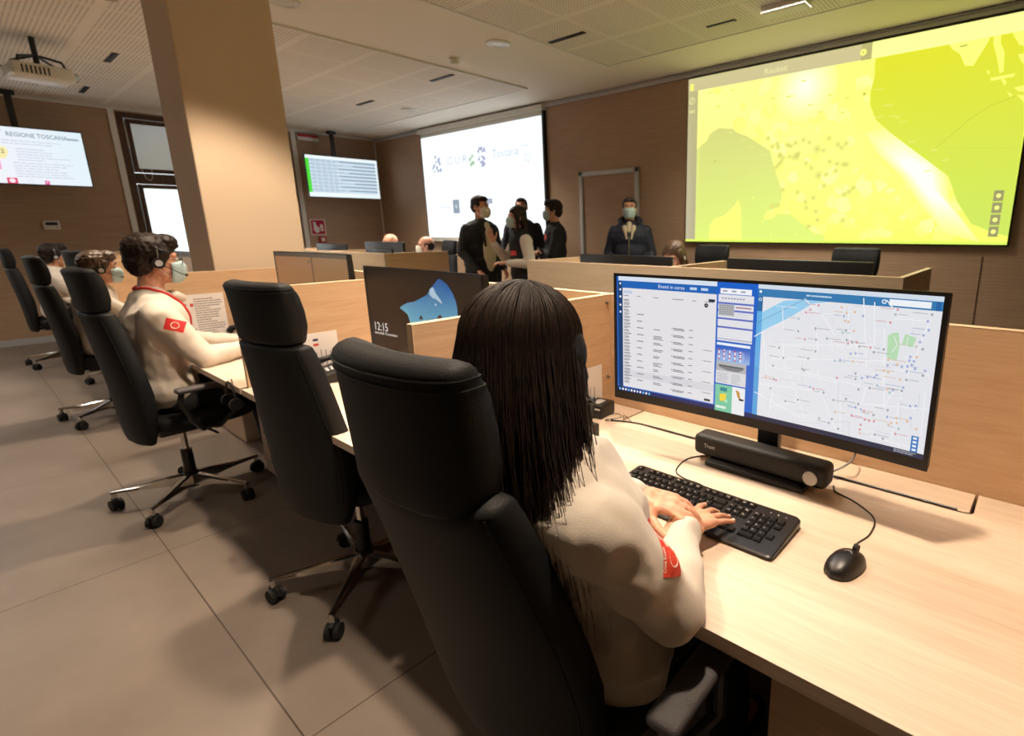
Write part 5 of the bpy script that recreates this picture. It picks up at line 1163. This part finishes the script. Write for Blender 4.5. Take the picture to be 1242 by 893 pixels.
def person(label, loc, rz, J, top, hair='short', hair_m=None, mask=None, sleeves=None, group=None, hs=1.0, hyaw=0, hpitch=0, hroll=0, voxel=.006, legs=True, bald=False, coat=False, collar=None, trousers=None, hset=0, hands_=None, girth=1.0, foldamp=.006, name='person', vest=None, fem=False, seed=1.0, hem=False):
    t = thing(name, label, 'person', loc, rz, group)
    J = {k: V(v) for k, v in J.items()}
    Mh = Matrix.Translation(J['head']) @ Matrix.Rotation(hyaw, 4, 'Z') @ Matrix.Rotation(hpitch, 4, 'X') @ Matrix.Rotation(hroll, 4, 'Y')
    g = girth; spine = J['neck'] - J['pelvis']; R = up_rot(spine); mid = lambda k: J['pelvis'] + spine * k
    b = MB(); head_shapes(b, Mh, hs, fem=fem)
    b.cap(J['neck'] - V((0, 0, .03)), Mh @ V((0, -.02, -.05)), .054 * (.88 if fem else 1), .05 * (.88 if fem else 1))
    b.ell(mid(.05), (.155 * g, .105 * g, .11), R); b.ell(mid(.38), (.13 * g, .095 * g, .16), R); b.ell(mid(.70), (.158 * g, .105 * g, .16), R)
    b.cap(J['shL'], J['shR'], .045, .045); b.cap(J['neck'] - V((0, 0, .02)), J['shL'], .045, .045); b.cap(J['neck'] - V((0, 0, .02)), J['shR'], .045, .045)
    for s_ in 'LR':
        b.cap(J['sh' + s_], J['el' + s_], .044, .036); b.cap(J['el' + s_], J['wr' + s_], .037, .024)
        hd = (hands_ or {}).get(s_, {}); d = hd.get('d', (J['wr' + s_] - J['el' + s_]).normalized())
        nn = hd.get('n', V((0, 0, 1)) if abs(V(d).z) < .7 else V((-1 if s_ == 'L' else 1, 0.2, 0)))
        side = 1 if s_ == 'L' else -1
        tips, mcp = hand(b, J['wr' + s_], d, nn, side, hd.get('s', .95), hd.get('curl', (.45, .5, .55, .6)), hd.get('spread', .08), hd.get('tcurl', .3), hd.get('tdir'))
        J['tips' + s_] = tips; J['mcp' + s_] = mcp
        if legs:
            b.cap(J['hip' + s_], J['kn' + s_], .080, .054); b.cap(J['kn' + s_], J['an' + s_], .053, .037); b.cap(J['an' + s_], J['toe' + s_], .036, .028)
    blob(b, 'body', M_skin, t, voxel, 1)
    # torso garment
    b = MB(); e_ = .026 + (.016 if coat else 0)
    b.ell(mid(.06), (.158 * g + e_, .108 * g + e_, .13), R); b.ell(mid(.38), (.138 * g + e_, .102 * g + e_, .20), R); b.ell(mid(.70), (.162 * g + e_, .108 * g + e_, .185), R)
    b.cap(J['shL'], J['shR'], .052 + e_ * .3, .052 + e_ * .3); b.cap(J['neck'] - V((0, 0, .04)), J['shL'], .056, .05); b.cap(J['neck'] - V((0, 0, .04)), J['shR'], .056, .05)
    b.cap(J['neck'] - V((0, 0, .06)), J['neck'] + V((0, .0, .005)), .066, .062)
    if hem: b.ell(mid(-.10), (.172 * g, .135, .13), R)
    if coat: b.ell(mid(-.12), (.172 * g + .02, .12 * g + .02, .22), R)
    sx_ = (J['shR'] - J['shL']).normalized()
    for s_, sg in (('L', -1), ('R', 1)): b.cap(J['sh' + s_] - sx_ * sg * .055 - V((0, 0, .02)), mid(.12) + sx_ * sg * .075 * g, .080, .090)
    bs = b if vest is None else MB()
    for s_ in 'LR':
        w_ = J['wr' + s_]; el = J['el' + s_]; c_ = el.lerp(w_, .93)
        bs.cap(J['sh' + s_], el, .060 + e_ * .4, .050 + e_ * .3); bs.cap(el, c_, .050 + e_ * .3, .033 + e_ * .2)
    blob(b, 'jacket' if coat else 'sweater', vest or top, t, .009, 6, fold(9, foldamp, seed))
    if vest is not None: 
        bs.cap(J['neck'] - V((0, 0, .04)), J['neck'] + V((0, 0, .012)), .062, .058); bs.cap(J['shL'].lerp(J['shR'], .12), J['shR'].lerp(J['shL'], .12), .05, .05); blob(bs, 'sleeves', top, t, .009, 3, fold(12, .005, 4))
    if legs:
        for s_ in 'LR': pass
        b = MB(); b.ell(mid(.02), (.165 * g, .118 * g, .12), R)
        for s_ in 'LR': b.cap(J['hip' + s_], J['kn' + s_], .092, .066); b.cap(J['kn' + s_], J['an' + s_].lerp(J['kn' + s_], .08), .066, .058)
        blob(b, 'trousers', trousers or M_trouser, t, .011, 3, fold(10, .006, 3))
        for s_ in 'LR':
            b = MB(); b.cap(J['an' + s_] - V((0, 0, .045)), J['toe' + s_], .046, .036); b.cap(J['an' + s_] - V((0, 0, .045)), J['an' + s_], .046, .044); blob(b, 'shoe', M_shoe, t, .01, 2)
    # hair
    hm = hair_m or M_hairdark
    def E(b, c, r): b.ell(Mh @ (V(c) * hs), [x * hs for x in r], Mh.to_3x3().to_4x4())
    b = MB()
    if hair == 'short':
        E(b, (0, -.022, .046), (.080, .094, .080)); E(b, (0, -.048, .0), (.070, .066, .072)); E(b, (0, .03, .088), (.060, .05, .034))
        for sx in (-1, 1): E(b, (sx * .066, .004, .030), (.015, .034, .038))
    elif hair == 'thick':
        E(b, (0, -.024, .052), (.088, .102, .086)); E(b, (0, -.055, .0), (.076, .066, .080)); E(b, (0, .045, .095), (.064, .05, .038)); E(b, (0, .075, .080), (.04, .024, .022))
        for sx in (-1, 1): E(b, (sx * .072, .008, .030), (.016, .038, .042))
    elif hair == 'long':
        E(b, (0, -.020, .046), (.086, .098, .084)); E(b, (0, -.055, -.02), (.082, .062, .10)); E(b, (0, -.065, -.11), (.088, .05, .12)); E(b, (0, -.07, -.20), (.085, .04, .10))
        for sx in (-1, 1): E(b, (sx * .074, .010, .02), (.018, .046, .058)); b.cap(Mh @ (V((sx * .078, .012, .0)) * hs), Mh @ (V((sx * .086, .02, -.17)) * hs), .022, .018)
    elif hair == 'longer':
        E(b, (0, -.020, .046), (.086, .098, .084)); E(b, (0, -.055, -.02), (.084, .062, .10)); E(b, (.004, -.07, -.11), (.088, .045, .13)); E(b, (.010, -.078, -.20), (.080, .034, .11)); E(b, (.02, -.078, -.28), (.055, .026, .07)); b.cap(Mh @ V((.070, -.045, -.03)), Mh @ V((.088, -.062, -.20)), .040, .034); b.cap(Mh @ V((.088, -.062, -.20)), Mh @ V((.110, -.060, -.27)), .034, .016)
        for sx in (-1, 1): E(b, (sx * .076, .010, .02), (.018, .048, .058)); b.cap(Mh @ V((sx * .080, .016, .0)), Mh @ V((sx * .086 + .012, .0, -.19)), .024, .020)
    elif hair == 'fringe':
        E(b, (0, -.050, .005), (.079, .060, .062)); 
        for sx in (-1, 1): E(b, (sx * .068, -.008, .012), (.012, .034, .028))
    if hair: 
        hz = fold(38, .005, 9, (1, 1, .25)) if hair in ('long', 'longer') else fold(45, .0035 if hair in ('short', 'fringe') else .0065, 9)
        blob(b, 'hair', hm, t, .006, 1, hz)
    if mask: face_mask(Mh, t, mask[0], hs, mask[1])
    eyes(Mh, t, hs)
    if hset: headset(Mh, t, hs, hset)
    return t, Mh, J
def stand(h=1.75, **kw):
    k = h / 1.75
    J = dict(pelvis=(0, 0, .97), neck=(0, .0, 1.475), head=(0, .025, 1.635), shL=(-.178, -.01, 1.378), shR=(.178, -.01, 1.378), elL=(-.25, -.03, 1.13), elR=(.25, -.03, 1.13), wrL=(-.25, .06, .88), wrR=(.25, .06, .88),
             hipL=(-.09, 0, .93), hipR=(.09, 0, .93), knL=(-.10, .02, .50), knR=(.10, .02, .50), anL=(-.11, -.02, .085), anR=(.11, -.02, .085), toeL=(-.13, .15, .04), toeR=(.13, .15, .04))
    J = {a: (b_[0] * k, b_[1] * k, b_[2] * k) for a, b_ in J.items()}; J.update(kw); return J
def sit(dy=0, **kw):
    J = dict(pelvis=(0, 0, .60), neck=(0, .06, 1.085), head=(0, .12, 1.235), shL=(-.172, .05, .995), shR=(.172, .05, .995), elL=(-.24, .14, .79), elR=(.24, .14, .79), wrL=(-.12, .36, .79), wrR=(.12, .36, .79),
             hipL=(-.09, .04, .56), hipR=(.09, .04, .56), knL=(-.13, .43, .56), knR=(.10, .43, .56), anL=(-.14, .46, .12), anR=(.14, .46, .12), toeL=(-.15, .62, .045), toeR=(.15, .62, .045))
    J.update(kw); return J
def badge(parent, c, n_, w, h, col=(200, 40, 46), text=None):
    f = Flat(w, h, 3e-4); f.rect(0, 0, 1, 1, col, 0); f.disc(.5, .5, .2, (235, 225, 220), 1, 12); n_ = V(n_).normalized()
    z = V((0, 0, 1)); x = (-n_).cross(z).normalized() * -1; x = z.cross(n_).normalized(); z = n_.cross(x)
    o = f.build('badge', M_print, parent); o.matrix_local = Matrix.Translation(c) @ Matrix((x, -n_, z)).transposed().to_4x4(); return o

def patch(target, parent, c, n_, upv_, w, h, draw, off=.0012, name='patch'):
    """a printed cloth badge that hugs the garment beneath it"""
    f = Flat(w, h, .0003)
    for i in range(8):
        for j in range(8): f.rect(i / 8, j / 8, (i + 1) / 8, (j + 1) / 8, draw[0], 0)
    draw[1](f)
    n_ = V(n_).normalized(); up_ = V(upv_); z = (up_ - n_ * up_.dot(n_)).normalized(); x = z.cross(n_)
    mtx = Matrix((x, -n_, z)).transposed(); c = V(c)
    me = f.mesh(name, M_print)
    for v in me.vertices:
        p = c + mtx @ v.co; lay = -v.co.y
        p0 = c + mtx @ V((v.co.x, 0, v.co.z))
        ok, loc, nn, _ = target.ray_cast(p0 + n_ * .15, -n_, distance=.4)
        v.co = (loc + n_ * (off + lay)) if ok else p
    o = bpy.data.objects.new(name, me); COL.objects.link(o); o.parent = parent; return o
def child(t, nm): return next(c for c in t.children if c.name.split('.')[0] == nm)

# ---- the woman at the nearest desk
J = dict(pelvis=(-.02, .105, .60), neck=(-.01, -.040, 1.025), head=(-.042, .000, 1.172), shL=(-.175, -.03, .955), shR=(.150, -.055, .945), elL=(-.22, .11, .80), elR=(.222, .050, .780), wrL=(.020, .234, .843), wrR=(.122, .244, .797),
         hipL=(-.11, .13, .56), hipR=(.07, .13, .56), knL=(-.14, .50, .56), knR=(.10, .50, .56), anL=(-.14, .48, .12), anR=(.14, .46, .12), toeL=(-.15, .60, .045), toeR=(.15, .62, .045))
wm, Mh, J = person('person in a white fleece with long dark hair, typing at the nearest keyboard', (-.64, .60, 0), 0, J, M_fleece, hair='longer', mask=(M_navy, False), fem=True, hset=1, voxel=.0042, girth=1.12, hem=True, hyaw=D(-6), hpitch=D(-8), foldamp=.014, seed=2.2,
    hands_={'R': dict(d=(.13, .98, -.10), n=(.0, .08, 1), curl=(.18, .28, .22, .12), spread=.26, tdir=(-.42, .88, -.08), tcurl=.1, s=.93), 'L': dict(d=(.97, .20, -.10), n=(.05, -.10, 1), curl=(.42, .40, .44, .50), spread=.10, tdir=(.80, -.50, -.30), tcurl=.3, s=.93)})
for s_ in 'LR':
    b = MB()
    for (p, d_) in J['tips' + s_]:
        b.ell(p + V((0, 0, .0055)) - d_ * .001, (.0046, .0046, .0022), n=10)
    b.build('fingernails', M_nail, wm)
def ring_on(p, q, k, m_, r=.0095):
    c = p.lerp(q, k); d_ = (q - p).normalized(); a = d_.orthogonal().normalized(); c2_ = d_.cross(a)
    b = MB(); b.tube([c + (a * math.cos(t_) + c2_ * math.sin(t_)) * r for t_ in [2 * PI * j / 24 for j in range(25)]], .0013, 6, cap=False); b.build('finger_ring', m_, wm)
ring_on(J['mcpR'][1], J['tipsR'][1][0], .25, M_silver); ring_on(J['mcpL'][0], J['tipsL'][0][0], .2, M_gold)
sw = child(wm, 'sweater')
def draw_patch(f):
    f.disc(.56, .56, .24, (236, 214, 196), 1, 20); f.disc(.56, .56, .17, (220, 70, 46), 2, 20, hole=.13)
    f.rect(.53, .40, .59, .72, (220, 70, 46), 2); f.rect(.44, .52, .68, .60, (220, 70, 46), 2)
    f.text('Croce Rossa', .14, .90, .12, (240, 220, 205), 1, True, rot=PI / 2, sx=.62)
patch(sw, wm, (.235, .030, .895), (.90, -.40, .10), (.1, .40, .9), .046, .056, ((216, 62, 40), draw_patch), name='sleeve_patch')
# loose strands of the long hair
def strands():
    cu = bpy.data.curves.new('hair_strands', 'CURVE'); cu.dimensions = '3D'; cu.bevel_depth = .0008; cu.bevel_resolution = 0; cu.resolution_u = 3
    rg = random.Random(21)
    for i in range(2200):
        az = rg.uniform(-2.2, 2.35); side = 1 if az > 0 else -1          # 0 = back of the head
        el = rg.uniform(.1, 1.52)
        def S(az, el, r=1.0): return V((.090 * math.sin(az) * math.cos(el), -.020 - .102 * math.cos(az) * math.cos(el), .046 + .088 * math.sin(el))) * r
        pts = []
        e = el
        kr = 1.035 + rg.uniform(0, .035)
        while e > 0: pts.append(S(az, e, kr)); e -= .22
        base = S(az, 0, kr); Ln = rg.uniform(.27, .42) + (.08 if rg.random() < .15 else 0)
        if az < -1.4: Ln *= .8
        if az < .35: Ln = min(Ln, .27)
        wv, ph = rg.uniform(.002, .007), rg.uniform(0, 6); dx = rg.uniform(-.012, .020) + (.05 * rg.random() if az > .3 else .01); dy = rg.uniform(-.012, .014); dx += .03 * (az > .3) + .045 * (az > .9) * rg.random()
        for k in range(8):
            t_ = k / 7; pts.append(base * (1 - .10 * t_) * V((1, 1, 0)).length / 1.41421 if False else V((base.x * (1 - .04 * t_) + dx * t_ + wv * min(1, 2.5 * t_) * math.sin(ph + 5 * t_), base.y * (1 - .12 * t_) + dy * t_ + wv * min(1, 2.5 * t_) * math.cos(ph + 4 * t_) - .012 * math.sin(PI * t_), base.z - Ln * t_)))
        s = cu.splines.new('POLY'); s.points.add(len(pts) - 1)
        for p_i, p in zip(s.points, pts):
            w_ = Mh @ p; p_i.co = (*w_, 1)
        for k, p_i in enumerate(s.points): p_i.radius = 1.0 if k < len(pts) - 3 else (len(pts) - k) / 4
    # a few long fly-away locks over the back and shoulder
    for i in range(46):
        side = 1; x0 = side * rg.uniform(.055, .088); y0 = rg.uniform(-.075, -.02)
        Ln = rg.uniform(.26, .37); fx = rg.uniform(-.02, .07) * side; fy = rg.uniform(-.04, .03); ph = rg.uniform(0, 6)
        s = cu.splines.new('POLY'); s.points.add(11)
        for k, p_i in enumerate(s.points):
            t_ = k / 11; w_ = Mh @ V((x0 + fx * t_ ** 1.5 + .006 * math.sin(ph + 5 * t_), y0 + fy * t_ + .005 * math.cos(ph + 6 * t_), -.02 - Ln * t_)); p_i.co = (*w_, 1); p_i.radius = .55
    cu.materials.append(M_hairdark); o = bpy.data.objects.new('hair_strands', cu)
    COL.objects.link(o); dg = bpy.context.evaluated_depsgraph_get(); me = bpy.data.meshes.new_from_object(o.evaluated_get(dg)); bpy.data.objects.remove(o)
    h = child(wm, 'hair'); o = bpy.data.objects.new('hair_strands', me); COL.objects.link(o); o.parent = h; tag(o, kind='stuff')
strands()

# ---- the man with glasses and red lanyard
J = sit(pelvis=(0, 0, .60), neck=(0, .01, 1.10), head=(0, .055, 1.258), shL=(-.175, .0, 1.015), shR=(.175, -.01, 1.015), elL=(-.22, .19, .80), elR=(.215, .13, .785), wrL=(-.10, .40, .79), wrR=(.12, .37, .79))
mn, MhM, J = person('person in a white fleece with red lanyard, glasses, mask and headset', (-3.45, .585, 0), 0, J, M_fleece, hair='thick', mask=(M_mask, False), hset=1, hpitch=D(-4), foldamp=.010, seed=5.0, hands_={'R': dict(curl=(.4, .45, .5, .55)), 'L': dict(curl=(.4, .45, .5, .55))})
sm = child(mn, 'sweater')
def draw_patch2(f):
    f.disc(.5, .5, .22, (236, 214, 200), 1, 16); f.disc(.5, .5, .12, (200, 60, 50), 2, 12)
patch(sm, mn, (.24, .035, .965), (.95, -.25, .15), (0, .35, .9), .075, .055, ((196, 36, 34), draw_patch2), name='sleeve_patch')
def hug(target, pts, off, n=6):
    out = []
    for k in range(len(pts) - 1):
        for i_ in range(n):
            p = V(pts[k]).lerp(V(pts[k + 1]), i_ / n); ok, loc, nn, _ = target.closest_point_on_mesh(p); out.append(loc + nn * off)
    return out
b = MB(); b.tube(hug(sm, [(.03, .24, .92), (.07, .17, 1.02), (.085, .10, 1.09), (.085, .0, 1.15), (.05, -.07, 1.17), (0, -.10, 1.17), (-.05, -.07, 1.17), (-.085, .0, 1.15), (-.085, .10, 1.09), (-.07, .17, 1.02), (-.03, .24, .92)], .003), .0065, 8); b.build('lanyard', M_red, mn)
b = MB(); b.cap((.045, .10, 1.085), (.03, .125, 1.07), .024, .02); b.cap((-.045, .10, 1.085), (-.03, .125, 1.07), .024, .02); b.build('collar', M_fleece, mn)
b = MB()
for sx in (-1, 1):
    c = V((sx * .033, .098, .004)); b.tube([MhM @ (c + V((.026 * math.cos(a), -.10 * (.026 * math.cos(a)) * sx, .019 * math.sin(a)))) for a in [2 * PI * k / 20 for k in range(21)]], .0016, 6, cap=False)
    b.tube([MhM @ V(p) for p in ((sx * .059, .094, .008), (sx * .078, .04, .010), (sx * .082, -.005, .006))], .0016, 6)
b.tube([MhM @ V(p) for p in ((-.008, .101, .006), (0, .104, .009), (.008, .101, .006))], .0016, 6); b.build('glasses', M_black, mn)

J = sit(pelvis=(0, 0, .58), neck=(0, .045, 1.0), head=(.02, .10, 1.135), shL=(-.165, .03, .92), shR=(.165, .03, .92), elL=(-.22, .18, .79), elR=(.22, .18, .79))
person('person with curly brown hair in a white fleece at the fifth desk', (-5.50, .60, 0), D(-4), J, M_fleece, hair='thick', hair_m=M_hairbrown, mask=(M_mask, False), seed=7, hset=1)
J = sit(pelvis=(0, 0, .58), neck=(0, .035, 1.01), head=(.0, .08, 1.155), shL=(-.165, .03, .925), shR=(.165, .03, .925))
person('person with dark hair and headset in white, seated farthest left in the row', (-8.15, .64, 0), 0, J, M_fleece, hair='thick', mask=(M_maskw, False), seed=8, hset=1)

# ---- standing group
J = stand(1.76, wrR=(.20, .20, .93), wrL=(-.20, .16, .92))
m1, Mh1, J1 = person('standing person in a long black coat over a cream shirt with a white mask', (-5.32, 4.0, 0), D(-92), J, M_blackcloth, hair='short', mask=(M_maskw, True), coat=True, girth=1.24, seed=3, hyaw=D(18), hs=1.08, hpitch=D(-6))
b = MB(); b.ell((0, .155, 1.16), (.085, .06, .26)); b.ell((0, .13, 1.36), (.05, .05, .12)); blob(b, 'shirt', M_shirtw, m1, .01, 2, fold(9, .005))
b = MB(); b.tube([V(p) for p in ((-.075, .19, 1.20), (-.08, .165, 1.34), (-.065, .07, 1.47), (0, -.06, 1.52), (.065, .07, 1.47), (.08, .165, 1.34), (.075, .19, 1.20))], [.012, .02, .022, .024, .022, .02, .012], 8); b.build('lapels', M_blackcloth, m1)
J = stand(1.63, elL=(-.24, -.02, 1.03), wrL=(-.10, .20, 1.04), elR=(.22, .10, 1.06), wrR=(.12, .27, 1.25), head=(0, .03, 1.515), neck=(0, 0, 1.37), shL=(-.158, -.01, 1.27), shR=(.158, -.01, 1.27))
w1, Mhw, Jw = person('standing person with long dark hair in a black vest over white sleeves, one hand raised', (-4.60, 3.98, 0), D(158), J, M_fleece, hair='long', hair_m=M_hairdark, mask=(M_mask, False), vest=M_blackcloth, fem=True, girth=.92, seed=4, hands_={'R': dict(d=(.1, .25, .96), n=(.9, .2, -.1), curl=(.2, .25, .3, .35))})
vs_o = child(w1, 'sweater')
patch(vs_o, w1, (-.06, .12, 1.14), (-.25, .97, 0), (0, 0, 1), .085, .05, ((206, 52, 50), lambda f: f.rect(.3, .35, .7, .65, (235, 200, 190), 1)), name='chest_badge')
patch(vs_o, w1, (.05, .12, 1.12), (.2, .97, 0), (0, 0, 1), .10, .03, ((226, 130, 120), lambda f: f.rect(.1, .3, .9, .6, (236, 180, 170), 1)), name='chest_strip')
person('standing person with short dark hair behind the long haired one in the vest', (-5.60, 4.90, 0), D(-140), stand(1.79), M_navy, hair='short', mask=(M_navy, False), girth=1.08, seed=5, foldamp=.005)
J = stand(1.71, elL=(-.23, .06, 1.10), wrL=(.08, .18, 1.10), elR=(.23, .06, 1.10), wrR=(-.08, .21, 1.13))
m3, _m, _j = person('standing person in a black jacket with arms crossed and a red chest badge, facing left', (-4.68, 4.60, 0), D(140), J, M_blackcloth, hair='thick', mask=(M_mask, False), girth=1.05, seed=6)
patch(child(m3, 'sweater'), m3, (-.07, .14, 1.30), (-.2, .97, 0), (0, 0, 1), .06, .07, ((212, 60, 66), lambda f: f.rect(.3, .3, .7, .7, (235, 210, 205), 1)), name='chest_badge')
J = stand(1.72, wrL=(-.20, .16, .95), wrR=(.20, .16, .95))
m4, Mh4, _j = person('standing person in a dark blue padded jacket with glasses pushed up on grey hair', (-3.80, 4.92, 0), D(-146), J, M_bluejacket, hair='short', hair_m=M_hairgrey, mask=(M_mask, False), coat=True, girth=1.15, seed=9, hs=1.04)
b = MB(); b.cap((-.05, .13, 1.40), (-.025, .155, 1.28), .03, .012); b.cap((.05, .13, 1.40), (.025, .155, 1.28), .03, .012); b.cap((0, .10, 1.44), (0, .14, 1.36), .03, .02); b.build('shirt_collar', M_shirtw, m4)
b = MB(); b.tube([(0, .168, 1.30), (0, .185, 1.18), (0, .19, 1.05), (0, .185, .92)], .005, 6); b.build('zip', M_steel, m4)
b = MB(); b.tube([(-.09, .10, 1.44), (-.11, .0, 1.475), (-.08, -.09, 1.49), (0, -.12, 1.50), (.08, -.09, 1.49), (.11, .0, 1.475), (.09, .10, 1.44)], [.02, .035, .042, .045, .042, .035, .02], 10); b.build('hood_roll', M_bluejacket, m4)
b = MB()
for sx in (-1, 1): b.ell(Mh4 @ V((sx * .035, .078, .088)), (.026, .008, .016)); b.tube([Mh4 @ V(p) for p in ((sx * .060, .072, .088), (sx * .084, .0, .06))], .002, 6)
b.build('raised_glasses', M_black, m4)

# ---- seated behind the middle and far blocks
J = sit(neck=(0, .09, 1.03), head=(0, .17, 1.165), shL=(-.165, .07, .95), shR=(.165, .07, .95))
person('seated person with long blonde brown hair and headset looking down behind the middle block', (-2.36, 3.86, 0), D(166), J, M_blackcloth, hair='long', hair_m=mat('blonde_brown_hair', (74, 50, 26), .5), mask=None, fem=True, hset=-1, hpitch=D(-24), hyaw=D(18), seed=2, voxel=.007)
J = sit(neck=(0, .05, 1.07), head=(0, .10, 1.225))
person('bald seated person behind the left monitor of the far block', (-6.98, 3.86, 0), D(180), J, M_navy, hair=None, mask=(M_mask, False), hset=1, seed=3, voxel=.007)
J = sit(neck=(0, .06, 1.045), head=(0, .10, 1.195), shL=(-.175, .05, .97), shR=(.175, .05, .97))
person('balding seated person in light blue at the right end of the far block, facing left', (-6.10, 3.86, 0), D(160), J, mat('light_blue_cloth', (166, 184, 208), .85), hair='fringe', hair_m=M_hairdark, mask=(M_maskw, False), seed=4, hyaw=D(-10), voxel=.007)
